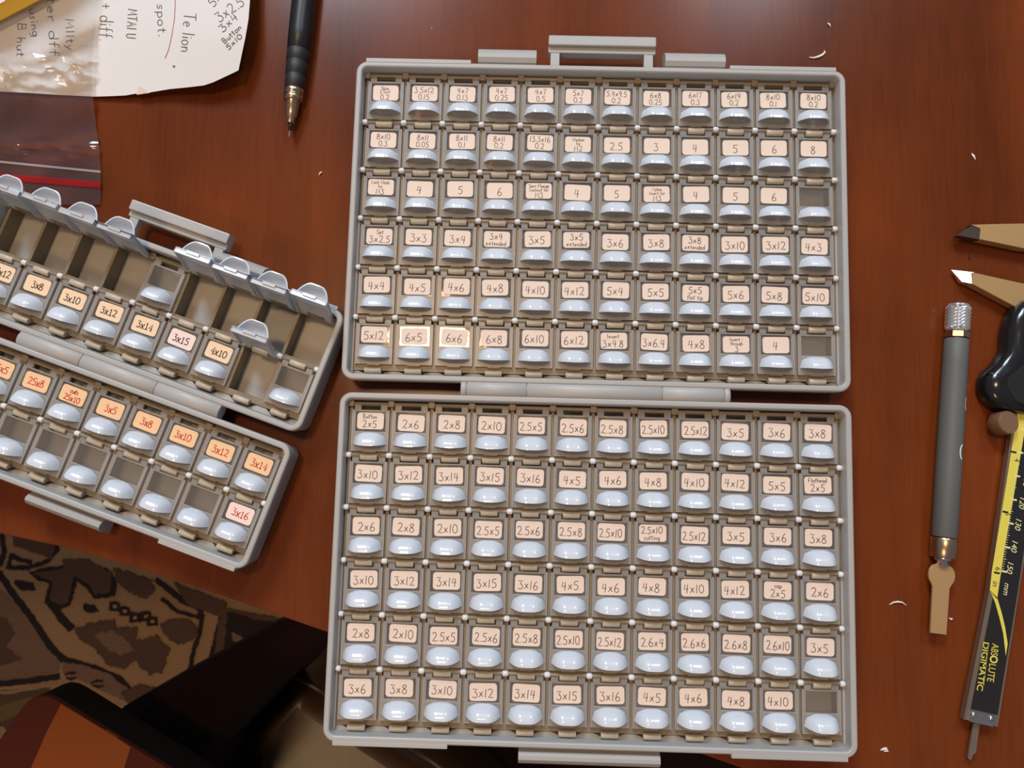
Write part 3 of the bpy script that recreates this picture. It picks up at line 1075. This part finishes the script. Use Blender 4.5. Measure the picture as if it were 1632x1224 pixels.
def knurl(p0, p1, r, n=14, rows=8):
    mb = MB()
    p0, p1 = Vector(p0), Vector(p1)
    ax = (p1 - p0).normalized(); L = (p1 - p0).length
    A = ax.cross(Vector((0, 0, 1))).normalized(); B = A.cross(ax)
    vs = []
    for j in range(rows * 2 + 1):
        for i in range(n * 2):
            an = math.pi * i / n
            rr = r + (.3 if (i + j) % 2 == 0 else -.5)
            e = min(j, rows * 2 - j)
            if e < 2: rr = r - .5 + .25 * e
            vs.append(p0 + ax * (L * j / (rows * 2)) + (A * math.cos(an) + B * math.sin(an)) * rr)
    m = n * 2
    fs = []
    for j in range(rows * 2):
        for i in range(m):
            i2 = (i + 1) % m
            fs.append((j * m + i, j * m + i2, (j + 1) * m + i2, (j + 1) * m + i))
    mb.add(vs, fs)
    mb.add(vs[:m], [list(range(m))[::-1]])
    mb.add(vs[-m:], [list(range(m))])
    return mb


knurl(kn(0), kn(11.6), 4.7).build('knurled_cap', M_chrome, knife)
mb = MB(); mb.lathe([(0, 4.2), (.3, 5.1), (2.6, 5.1), (2.8, 4.4)], kn(11.8), kb, 8, smooth=False); mb.build('hex_collar', M_brass, knife)
mb = MB(); mb.lathe([(0, 4.3), (.5, 4.8), (10, 4.9), (KL * .5, 5.0), (KL - 24, 5.0), (KL - 23.6, 4.7)], kn(14.8), kb, 48); mb.build('handle', M_rubber, knife)
mb = MB(); mb.lathe([(0, 5.0), (.3, 5.15), (7.6, 5.1), (8.0, 4.7)], kn(KL - 8.4), kb, 48); mb.build('ferrule', M_brass, knife)
mb = MB(); mb.lathe([(0, 3.3), (1.2, 3.2), (1.3, 2.7), (3.2, 2.4), (3.8, 1.6)], kn(KL - .4), kb, 32); mb.build('blade_chuck', M_steel, knife)
# blade: round shoulder then a straight flat
zb = 5.0
side = Vector((-kax.y, kax.x, 0))
def kb2(t, s): return (kn(KL + t) + side * s)
out_ = []
for i in range(0, 15):
    an = math.radians(150 - 240 * i / 14 + 30)
    out_.append((6.6 - 5.4 * math.cos(math.radians(20 + 220 * i / 14)), 5.3 * math.sin(math.radians(20 + 220 * i / 14))))
pl = [(2.0, 1.6), (3.3, 4.2), (5.0, 5.2), (7.0, 5.5), (9.0, 5.1), (10.8, 4.0), (12.0, 3.5), (30.6, 3.3), (30.6, -3.3), (12.0, -3.5), (10.8, -4.0), (9.0, -5.1), (7.0, -5.5), (5.0, -5.2), (3.3, -4.2), (2.0, -1.6)]
pts = [kb2(t, s_) for t, s_ in pl]
ccw = sum(pts[i].x * pts[(i + 1) % len(pts)].y - pts[(i + 1) % len(pts)].x * pts[i].y for i in range(len(pts))) > 0
if not ccw: pts = pts[::-1]
mb = MB(); mb.prism([(p.x, p.y) for p in pts], zb, zb + 1.1, bev=.2); mb.build('blade', M_blade, knife)
# remains of the white script along the right side of the handle
mb = MB()
def on_handle(t, ang, w, pts_):
    q = []
    for dt, da in pts_:
        an = math.radians(ang + da)
        side_r = Vector((kax.y, -kax.x, 0)) * -1
        o = kn(t + dt) + side_r * (5.06 * math.sin(an)) + Vector((0, 0, 5.06 * math.cos(an)))
        q.append(o)
    for i in range(len(q) - 1):
        d = (q[i + 1] - q[i]).normalized()
        nrm = (q[i] - kn((q[i] - ka).dot(kax))).normalized()
        s_ = d.cross(nrm).normalized() * w / 2
        e = d * .15
        mb.add([q[i] + s_ - e, q[i] - s_ - e, q[i + 1] - s_ + e, q[i + 1] + s_ + e], [(0, 1, 2, 3)])
sgn_ = 1
C_ = [(1.2 - 3.0 * math.cos(math.radians(a_)), -22 + 22 - 16 * math.sin(math.radians(a_)) + 8) for a_ in range(10, 175, 15)]
on_handle(64, 30, .75, [(-c[0], c[1]) for c in C_])
for t0, pts_ in ((39, [(0, 30), (1.2, 8), (4.5, 2), (6, 24), (3.2, 14)]), (47, [(0, 34), (1, 24), (3, 22), (4, 32)]), (52.5, [(0, 34), (1.2, 24), (2.6, 30), (4, 34)]), (58, [(0, 36), (1.5, 28), (3.4, 36)])):
    on_handle(t0, 36, .6, pts_)
mb.build('white_script', M_white, knife)

# ------------------------------------------------------------ caliper
M_cal = material('satin_caliper_steel', (0.58, 0.38, 0.17), 0.45, metal=0.6, bump=(700, 0.1, 0.1))
M_calside = material('darker_caliper_steel', (0.36, 0.29, 0.23), 0.4, metal=0.8)
M_scale = material('black_scale_strip', (0.012, 0.012, 0.013), 0.45)
M_yellow = material('yellow_scale_print', (0.74, 0.66, 0.10), 0.5)
M_cream = material('pale_yellow_print', (0.80, 0.78, 0.42), 0.5)
M_house = material('glossy_black_housing', (0.012, 0.013, 0.016), 0.16)
M_bronze = material('turned_bronze_knob', (0.34, 0.20, 0.12), 0.4, metal=0.5)
cal = thing('caliper', 'steel digital caliper with black and yellow scale at the right edge', 'caliper')
ZB = 5.0


def pts_px(L, z):
    r = [P(x, y, z) for x, y in L]
    A = sum(r[i].x * r[(i + 1) % len(r)].y - r[(i + 1) % len(r)].x * r[i].y for i in range(len(r)))
    if A < 0: r = r[::-1]
    return [(p.x, p.y) for p in r]


beam_a = [(1626, 590), (1611, 700), (1577, 945), (1536, 1147), (1591, 1159), (1624, 950), (1650, 790), (1672, 640), (1680, 590)]
mb = MB(); mb.prism(pts_px(beam_a, ZB), 1.5, ZB, bev=.25); mb.build('beam', M_calside, cal)
strip = [(1634, 600), (1616, 720), (1584, 945), (1547, 1130), (1590, 1140), (1621, 950), (1645, 790), (1668, 600)]
mb = MB(); mb.prism(pts_px(strip, ZB + .1), ZB, ZB + .1); mb.build('scale_strip', M_scale, cal)
# yellow band, then the curve that swings across the strip
mb = MB()
band = [(1631, 600), (1622, 657), (1613, 711), (1604, 770), (1595, 825), (1581, 909), (1577.5, 941), (1589, 955), (1595, 915), (1601, 874), (1611, 816), (1619, 770), (1630, 705), (1647, 600)]
mb.prism(pts_px(band, ZB + .16), ZB + .1, ZB + .16)
curve_l = [(1578, 941), (1586, 960), (1593, 985), (1599, 1010), (1603, 1045)]
curve_r = [(1589, 952), (1596, 975), (1602, 1000), (1606, 1026), (1603, 1045)]
mb.prism(pts_px(curve_l + curve_r[::-1][1:], ZB + .16), ZB + .1, ZB + .16)
mb.build('yellow_band', M_yellow, cal)
# beam axes in mm
u = (P(1577, 945, ZB) - P(1611, 700, ZB)).normalized()
v = Vector((-u.y, u.x, 0))           # to the right of the travel direction when looking down from the head
if v.x < 0: v = -v


def basis(px, py, z):
    o = P(px, py, z)
    return Matrix(((u.x, v.x, 0, o.x), (u.y, v.y, 0, o.y), (0, 0, 1, 0), (0, 0, 0, 1)))


mb = MB(); mk = MB(); mn = MB()
tick0 = Vector(P(1596.5, 910, ZB + .2))
for i in range(-1, 8):
    c = tick0 - u * (10.0 * (i))
    q = [c - u * .35 - v * .1, c + u * .35 - v * .1, c + u * .35 + v * 2.2, c - u * .35 + v * 2.2]
    if i >= 0:
        mb.add([(p.x, p.y, ZB + .2) for p in q], [(0, 1, 2, 3)])
        for kx in range(1, 10):
            cc = c - u * kx
            ln = 1.3 if kx == 5 else .8
            q = [cc - u * .1, cc + u * .1, cc + u * .1 + v * ln, cc - u * .1 + v * ln]
            mb.add([(p.x, p.y, ZB + .2) for p in q], [(0, 1, 2, 3)])
inch0 = Vector(P(1593.5, 914, ZB + .2))
for i in range(0, 3):
    c = inch0 - u * (25.4 * i)
    q = [c - u * .4 - v * 2.4, c + u * .4 - v * 2.4, c + u * .4, c - u * .4]
    mk.add([(p.x, p.y, ZB + .2) for p in q], [(0, 1, 2, 3)])


def textmesh(s, size, sx=1.0, shear=0.0, bold=0.0):
    cu = bpy.data.curves.new('t', 'FONT')
    cu.body = s; cu.size = size; cu.shear = shear; cu.offset = bold
    cu.align_x = 'LEFT'; cu.align_y = 'BOTTOM_BASELINE'
    o = bpy.data.objects.new('t', cu)
    me = o.to_mesh()
    vs = [Vector((p.co.x * sx, p.co.y, 0)) for p in me.vertices]
    fs = [list(f.vertices) for f in me.polygons]
    o.to_mesh_clear()
    bpy.data.objects.remove(o); bpy.data.curves.remove(cu)
    return vs, fs


def put_text(tgt, s, px, py, size, sx=1.0, bold=0.0, shear=0.0, z=ZB + .2):
    """text runs down the beam; its top points to the right"""
    o = P(px, py, z)
    vs, fs = textmesh(s, size, sx, shear, bold)
    tgt.add([(o.x + u.x * p.x + v.x * p.y, o.y + u.y * p.x + v.y * p.y, z) for p in vs], fs)


for s, px, py in (('150', 1607, 893), ('140', 1614, 859), ('130', 1620, 824), ('120', 1626.5, 790), ('110', 1633, 755)):
    put_text(mn, s, px, py, 3.3, 1.05, shear=.2)
put_text(mn, 'mm', 1601.5, 928, 3.3, 1.0, shear=.2)
for s, px, py in (('6', 1587, 903), ('5', 1603, 816), ('4', 1617.5, 730)):
    put_text(mk, s, px, py, 3.0)
put_text(mk, 'in', 1583, 925, 3.3, shear=.2)
mb.build('scale_ticks', M_cream, cal)
mn.build('scale_numbers', M_cream, cal)
mk.build('inch_marks', M_scale, cal)
mb = MB()
put_text(mb, 'ABS', 1581.5, 1025, 4.0, .72)
put_text(mb, 'O', 1579, 1043.5, 4.3, .9, bold=.12)
put_text(mb, 'LUTE', 1577, 1056.5, 4.0, .8)
put_text(mb, 'DIGIMATIC', 1567.5, 1022, 3.4, 1.17, bold=.03)
o1 = P(1576, 1024, ZB + .2); o2 = P(1567.5, 1094, ZB + .2)
mb.ribbon([(o1.x, o1.y), (o2.x, o2.y)], .12, ZB + .2)
mb.build('lettering', M_yellow, cal)
# end plate with two screws
mb = MB(); mb.prism(pts_px([(1547, 1131), (1545, 1150), (1583, 1159), (1589, 1142)], ZB + .8), ZB, ZB + .8, bev=.15); mb.build('end_plate', M_steel, cal)
for x, y in ((1552, 1139), (1580, 1145)):
    mb = MB(); p = P(x, y, ZB + .8)
    mb.lathe([(0, 1.2), (.35, 1.15), (.7, .7), (.8, .1)], (p.x, p.y, ZB + .75), (p.x, p.y, ZB + 3), 20); mb.build('screw', M_steel, cal)
mb = MB(); mb.prism(pts_px([(1552, 1152), (1543, 1208), (1545, 1211), (1549, 1211), (1551, 1204), (1556, 1200), (1562, 1153)], 3.2), 1.8, 3.2, bev=.15); mb.build('depth_rod', M_calside, cal)


def jaw(name, tip, body, z0, z1, matt, matb, parent):
    mb = MB(); mb.prism(pts_px(body, z1), z0, z1, bev=.2); o = mb.build(name, matb, parent)
    mb = MB()
    n_ = tip[0]
    mb.prism(pts_px(tip[1:], z1), z0 + 1.0, z1 + .02, bev=.1)
    mb.build('ground_tip', matt, o)
    return o


M_tipdark = material('dark_ground_face', (0.13, 0.10, 0.08), 0.4, metal=0.8)
M_tipbright = material('bright_ground_face', (0.95, 0.95, 0.95), 0.3, metal=1.0)
jaw('fixed_jaw', [0, (1525, 375), (1548, 360), (1563, 365), (1561, 382), (1541, 378)], [(1547, 358), (1600, 356.5), (1700, 355), (1700, 400), (1632, 396), (1560, 381), (1562, 364)], 1.5, 6, M_tipdark, M_cal, cal)
# bright tip is a bevelled face that slopes down to the point
mb = MB()
body = [(1551, 434), (1628, 451), (1690, 460), (1690, 500), (1626, 493), (1549, 452)]
mb.prism(pts_px(body, 6), 1.5, 6, bev=.2)
j = mb.build('sliding_jaw', M_cal, cal)
mb = MB()
A_ = [P(x, y, z) for x, y, z in ((1552, 434, 4.7), (1549, 452, 6.0), (1533, 449, 4.3), (1516, 430, 1.9))]
B_ = [Vector((p.x, p.y, 1.5)) for p in A_]
mb.loft([B_, A_])
mb.build('ground_tip', M_tipbright, j)
# small inside point peeping between the jaws
# slider housing
mb = MB()
hs = [(1632, 478), (1622, 488), (1612, 505), (1607, 530), (1605, 560), (1590, 580), (1577, 592), (1571, 604), (1570, 620), (1577, 636), (1590, 648), (1610, 655), (1650, 660), (1740, 670), (1740, 478)]
pp = pts_px(hs, 9)
rings = []
for i_, z_ in ((0, 2), (0, 7.5), (.6, 9), (2.2, 10.5), (5.0, 11.2)):
    rings.append([(x, y, z_) for x, y in inset(pp, i_)])
mb.loft(rings, smooth=True)
hs_o = mb.build('slider_housing', M_house, cal)
# thumb grip ribs
for i_ in range(7):
    mb = MB()
    x, y = 1571 + i_ * 1.2 + (3 - i_) ** 2 * .35, 594 + i_ * 7.2
    a1, a2 = P(x - 1, y, 8.5), P(x + 17 + i_ * 1.5, y + 3.5 + i_ * .4, 10.6)
    mb.cyl((a1.x, a1.y, 8.2), (a2.x, a2.y, 10.4), .55, 10, 0, .1)
    mb.build('grip_rib', M_house, hs_o)
# face panel
mb = MB(); mb.prism(pts_px([(1640, 575), (1622, 590), (1606, 605), (1606, 618), (1620, 640), (1640, 648), (1740, 655), (1740, 575)], 11.4), 11.1, 11.5, bev=.1); mb.build('display_bezel', M_scale, cal)
# lock screw knob lying on its side
c0 = P(1608.5, 673, 9.5)
c1 = P(1592, 674, 2.5)
mb = MB(); mb.lathe([(0, 4.6), (.3, 4.9), (5.5, 4.9), (6.2, 4.7), (6.5, 4.5)], (c0.x - 1.5, c0.y - .4, 3.4), (c0.x, c0.y, 9.9), 40); mb.build('lock_knob', M_bronze, cal)

# ------------------------------------------------------------ crumbs and shavings
M_shav = material('white_plastic_shaving', (0.85, 0.82, 0.80), 0.4)


def shaving(px, py, pts, w, label, name='plastic_shaving', h=.9):
    mb = MB()
    c = P(px, py, .4)
    n = len(pts)
    ring = []
    for i, (x, y) in enumerate(pts):
        q = P(x, y, .6)
        t = i / (n - 1)
        ww = w * (0.25 + .75 * math.sin(math.pi * min(.97, max(.03, t))))
        a0 = P(*pts[max(0, i - 1)], .6); a1 = P(*pts[min(n - 1, i + 1)], .6)
        d = (a1 - a0).normalized(); s_ = Vector((-d.y, d.x, 0)) * ww / 2
        zc = .15 + h * math.sin(math.pi * t) * .5
        ring.append([(q.x - s_.x - c.x, q.y - s_.y - c.y, zc), (q.x + s_.x - c.x, q.y + s_.y - c.y, zc), (q.x + s_.x * .6 - c.x, q.y + s_.y * .6 - c.y, zc + .35), (q.x - s_.x * .6 - c.x, q.y - s_.y * .6 - c.y, zc + .35)])
    mb.loft(ring)
    return tag(mb.build(name, M_shav, None, (c.x, c.y, 0)), label, 'shaving', 'shavings and crumbs on the table')


shaving(1302, 88, [(1290, 91), (1297, 92), (1305, 90), (1311, 87), (1315, 83), (1314, 80)], 1.1, 'curled white shaving just above the right end of the large case')
shaving(1431, 962, [(1418, 964), (1424, 960), (1431, 959), (1438, 960), (1445, 965)], .8, 'thin arched white shaving between the large case and the knife blade')
shaving(1552, 250, [(1549, 244), (1552, 249), (1555, 254)], 1.1, 'small white flake above the caliper jaws')
shaving(1322, 39, [(1319, 36), (1322, 39), (1324, 42)], .9, 'small white flake farthest up, above the curled shaving')
shaving(511, 275, [(513, 273), (510, 276), (508, 279)], .8, 'small white flake below the pencil tip')
shaving(1515, 987, [(1513, 985), (1516, 987), (1519, 986)], .9, 'small pinkish crumb right beside the blade', 'crumb')
shaving(1409, 1196, [(1404, 1196), (1408, 1194), (1412, 1193), (1415, 1197), (1409, 1198)], 1.3, 'lumpy white crumb at the lower right below the knife', 'crumb')
shaving(1548, 406, [(1546, 414), (1546, 410), (1547, 405), (1548, 402)], .8, 'tiny dark crumb between the two caliper jaws', 'crumb').data.materials[0] = M_tipdark
mb = None

# ------------------------------------------------------------ rug
def rug_mat(name, c1, c2):
    return material(name, c1, 0.95, noise=(260, c2, (1, 1, 1)), bump=(700, 1.0, 3))


MR = [rug_mat('tan_rug_wool', (0.52, 0.32, 0.16), (0.38, 0.22, 0.11)), rug_mat('black_rug_wool', (0.014, 0.008, 0.006), (0.035, 0.018, 0.012)),
      rug_mat('brown_rug_wool', (0.15, 0.078, 0.045), (0.10, 0.05, 0.03)), rug_mat('rosy_rug_wool', (0.30, 0.175, 0.11), (0.20, 0.115, 0.075)),
      rug_mat('olive_rug_wool', (0.24, 0.16, 0.05), (0.15, 0.10, 0.04))]
RZ = FLOOR + 4
mb = MB()
c0 = P(180, 1000, RZ)
mb.box(-1500, 700, -1100, 600, FLOOR - 8, RZ, 0)
def jag(poly, amp=2.0, step=7):
    r = []
    for i, p in enumerate(poly):
        q = poly[(i + 1) % len(poly)]
        L = math.hypot(q[0] - p[0], q[1] - p[1]); k_ = max(1, int(L / step))
        for j in range(k_):
            t = j / k_
            r.append((p[0] + (q[0] - p[0]) * t + random.uniform(-amp, amp), p[1] + (q[1] - p[1]) * t + random.uniform(-amp, amp)))
    return r
lev = [0]
def patch(poly, mi, amp=1.3, step=4):
    lev[0] += 1
    z = RZ + .04 * lev[0]
    q = pts_px(jag(poly, amp, step), z)
    mb.prism(q, RZ - 1, z, mi)
def stripe(pts, w, mi, amp=1.0):
    for a_, b_ in zip(pts[:-1], pts[1:]):
        dx, dy = b_[0] - a_[0], b_[1] - a_[1]; L = math.hypot(dx, dy); nx_, ny_ = -dy / L * w / 2, dx / L * w / 2
        ex, ey = dx / L * w * .35, dy / L * w * .35
        patch([(a_[0] - nx_ - ex, a_[1] - ny_ - ey), (b_[0] - nx_ + ex, b_[1] - ny_ + ey), (b_[0] + nx_ + ex, b_[1] + ny_ + ey), (a_[0] + nx_ - ex, a_[1] + ny_ - ey)], mi, amp, 5)
patch([(-120, 900), (0, 935), (40, 975), (100, 1045), (95, 1070), (40, 1085), (-120, 1090)], 3)
patch([(-60, 960), (10, 985), (25, 1010), (10, 1030), (35, 1050), (0, 1062), (-60, 1050)], 2)
patch([(-120, 1110), (80, 1095), (70, 1140), (0, 1190), (-120, 1200)], 2)
patch([(-100, 1120), (0, 1125), (50, 1110), (40, 1135), (0, 1150), (-100, 1160)], 4)
patch([(-100, 1160), (5, 1158), (15, 1170), (0, 1180), (-100, 1190)], 0)
stripe([(-60, 905), (0, 915), (20, 945), (50, 985), (80, 1030), (100, 1050), (150, 1065), (190, 1082), (215, 1110)], 11, 1)
stripe([(80, 960), (98, 985), (112, 1000)], 13, 1)
stripe([(-80, 1095), (0, 1090), (50, 1085), (92, 1078)], 10, 1)
stripe([(-80, 1108), (10, 1104), (60, 1096), (88, 1090)], 4, 0)
patch([(100, 1055), (130, 1060), (175, 1075), (205, 1098), (200, 1118), (160, 1100), (100, 1072)], 3)
for x, y in ((112, 1075), (155, 1088)):
    stripe([(x - 8, y), (x, y - 3), (x + 8, y - 2)], 4, 1); stripe([(x - 6, y + 5), (x + 2, y + 7), (x + 9, y + 5)], 4, 1)
# upper left motif
stripe([(15, 905), (45, 905), (75, 895), (90, 875), (92, 850)], 7, 1)
stripe([(12, 905), (18, 885), (30, 892), (48, 896)], 6, 1)
stripe([(2, 850), (6, 880), (0, 900)], 7, 1)
patch([(20, 850), (90, 862), (82, 892), (60, 882), (20, 870)], 2)
# T shaped motif
patch([(45, 912), (75, 905), (110, 900), (170, 906), (186, 925), (182, 950), (150, 955), (138, 938), (122, 925), (112, 965), (98, 972), (70, 962), (78, 930), (60, 925)], 1)
patch([(52, 914), (76, 910), (110, 905), (166, 911), (178, 928), (174, 944), (152, 948), (142, 932), (118, 918), (108, 958), (98, 964), (78, 956), (84, 928), (66, 920)], 2)
patch([(100, 890), (140, 892), (180, 915), (176, 925), (130, 910), (100, 905)], 2)
patch([(22, 925), (50, 928), (56, 940), (38, 943), (24, 934)], 1)
patch([(132, 963), (150, 964), (158, 974), (145, 978), (133, 972)], 1)
# checkered dashes
for i_, (x, y) in enumerate(((182, 966), (198, 974), (214, 984), (232, 982), (242, 990))):
    patch([(x - 9, y - 8), (x + 8, y - 6), (x + 9, y + 8), (x - 8, y + 8)], 1); patch([(x - 2, y - 2), (x + 4, y - 2), (x + 4, y + 3), (x - 2, y + 3)], 0, .6)
# big rosette
patch([(118, 1002), (150, 992), (182, 986), (186, 1000), (220, 1000), (216, 1020), (235, 1018), (250, 1012), (270, 1035), (262, 1060), (258, 1072), (238, 1078), (215, 1052), (196, 1068), (170, 1058), (150, 1035), (125, 1018)], 2, 2.4)
patch([(150, 1010), (180, 1005), (200, 1020), (215, 1035), (190, 1045), (165, 1030)], 3, 2.0)
patch([(255, 995), (275, 985), (305, 988), (314, 1005), (305, 1022), (285, 1028), (258, 1010)], 2, 2.0)
patch([(180, 905), (240, 925), (248, 940), (232, 955), (205, 945), (185, 925)], 2, 2.4)
stripe([(250, 925), (290, 958), (320, 972), (318, 985)], 8, 1)
stripe([(258, 955), (282, 975), (318, 985)], 5, 1)
stripe([(322, 982), (318, 1010), (308, 1035), (302, 1068)], 6, 1)
stripe([(352, 985), (345, 1010), (338, 1040), (330, 1080)], 7, 1)
patch([(275, 928), (360, 960), (356, 985), (300, 965)], 2)
patch([(352, 968), (520, 1000), (520, 1120), (330, 1120)], 2)
patch([(362, 975), (470, 1000), (500, 1100), (352, 1100)], 1, 2)
patch([(368, 1008), (385, 1015), (400, 1028), (390, 1036), (372, 1022)], 3)
patch([(190, 1105), (220, 1092), (250, 1098), (240, 1120), (205, 1122)], 2, 2)
mb.build('pile', MR)
rug = bpy.data.objects['pile']; rug.name = 'rug'
tag(rug, 'tan, brown and black oriental rug on the floor below the table', 'rug')

# ------------------------------------------------------------ armchair pulled up to the table
M_arm_dark = material('dark_arm_wood', (0.055, 0.008, 0.0035), 0.5, spec=0.12)
M_arm_mid = material('orange_arm_wood', (0.19, 0.042, 0.005), 0.45, spec=0.15, noise=(7, (0.18, 0.038, 0.006), (1, 4, 1)))
M_pad = material('black_arm_pad', (0.003, 0.0022, 0.002), 0.8, spec=0.2)
M_cloth = material('dark_brown_upholstery', (0.013, 0.005, 0.0045), 0.95, spec=0.2, bump=(500, .5, .6))
M_leather = material('brown_seat_leather', (0.050, 0.026, 0.010), 0.33, bump=(60, .25, 1.0))
RZ += 6
chair = thing('armchair', 'armchair with striped wooden arm and brown leather seat below the table edge', 'armchair', (P(300, 1224, -400).x, P(300, 1224, -400).y, RZ))


def chair_prism(pxs, z0, z1, mat, name, bev=2.0, rounds=None, mats=None):
    mb = MB()
    q = pts_px(pxs, z1)
    mb.prism([(x - chair.location.x / S, y - chair.location.y / S) for x, y in q], z0 - RZ, z1 - RZ, 0, bev=bev)
    return mb.build(name, mats or mat, chair)


ZA = -110
arm_px = [(-40, 1240), (0, 1178), (36, 1127), (44, 1118), (54, 1112), (66, 1109), (80, 1111), (95, 1119), (180, 1172), (265, 1224), (330, 1268), (240, 1420), (-40, 1420)]
arm = chair_prism(arm_px, ZA - 4, ZA, M_arm_dark, 'armrest', .3)
mb = MB()
q = pts_px([(97, 1122), (182, 1174), (208, 1191), (186, 1260), (30, 1300), (50, 1222), (75, 1165)], ZA + .5)
mb.prism([(x - chair.location.x / S, y - chair.location.y / S) for x, y in q], ZA - 2 - RZ, ZA + .3 - RZ)
inlay = mb.build('inlaid_board', M_arm_mid, chair)
chair_prism(arm_px, ZA - 34, ZA - 4.1, M_pad, 'arm_support', 1.5)
chair_prism([(190, 1130), (345, 1046), (430, 1000), (560, 940), (560, 1000), (440, 1100), (330, 1215), (300, 1330), (150, 1330), (120, 1200)], -330, -215, M_cloth, 'side_panel', 8)
mb = MB()
for x, y in ((60, 1400), (240, 1400)):
    p = P(x, y, ZA - 30)
    mb.box(p.x - chair.location.x / S - 14, p.x - chair.location.x / S + 14, p.y - chair.location.y / S - 14, p.y - chair.location.y / S + 14, 0, ZA - 30 - RZ)
mb.build('frame', M_pad, chair)
# seat cushion, domed
mb = MB()
q = pts_px([(470, 1080), (500, 1092), (530, 1112), (660, 1196), (790, 1280), (860, 1400), (800, 1540), (150, 1600), (200, 1400), (300, 1250), (380, 1170)], -300)
lx, ly = chair.location.x / S, chair.location.y / S
base = [(x - lx, y - ly) for x, y in q]
rings = [[(x, y, zz_ - RZ) for x, y in inset(base, d)] for d, zz_ in ((4, -410), (0, -400), (0, -325), (2, -312), (6, -303), (12, -298), (20, -295))]
mb.loft(rings, smooth=True)
mb.build('seat_cushion', M_leather, chair)
mb = MB()
for a_, b_ in (((470, 1079), (530, 1112)), ((530, 1112), (660, 1196)), ((660, 1196), (760, 1262))):
    p0, p1 = P(*a_, -291), P(*b_, -291)
    mb.cyl((p0.x - lx, p0.y - ly, -292 - RZ), (p1.x - lx, p1.y - ly, -292 - RZ), 2.2, 12, 0, .3)
mb.build('piping', M_leather, chair)
chair_prism([(560, 1100), (1200, 1100), (1240, 1400), (640, 1400)], RZ + 60, -413, M_cloth, 'seat_base', 8)
for x, y in ((250, 1300), (1000, 1300)):
    mb = MB(); p = P(x, y, -600)
    mb.lathe([(0, 18), (60, 22), (61, 22)], (p.x - lx, p.y - ly, 0), (p.x - lx, p.y - ly, 62), 20); mb.build('leg', M_arm_dark, chair)
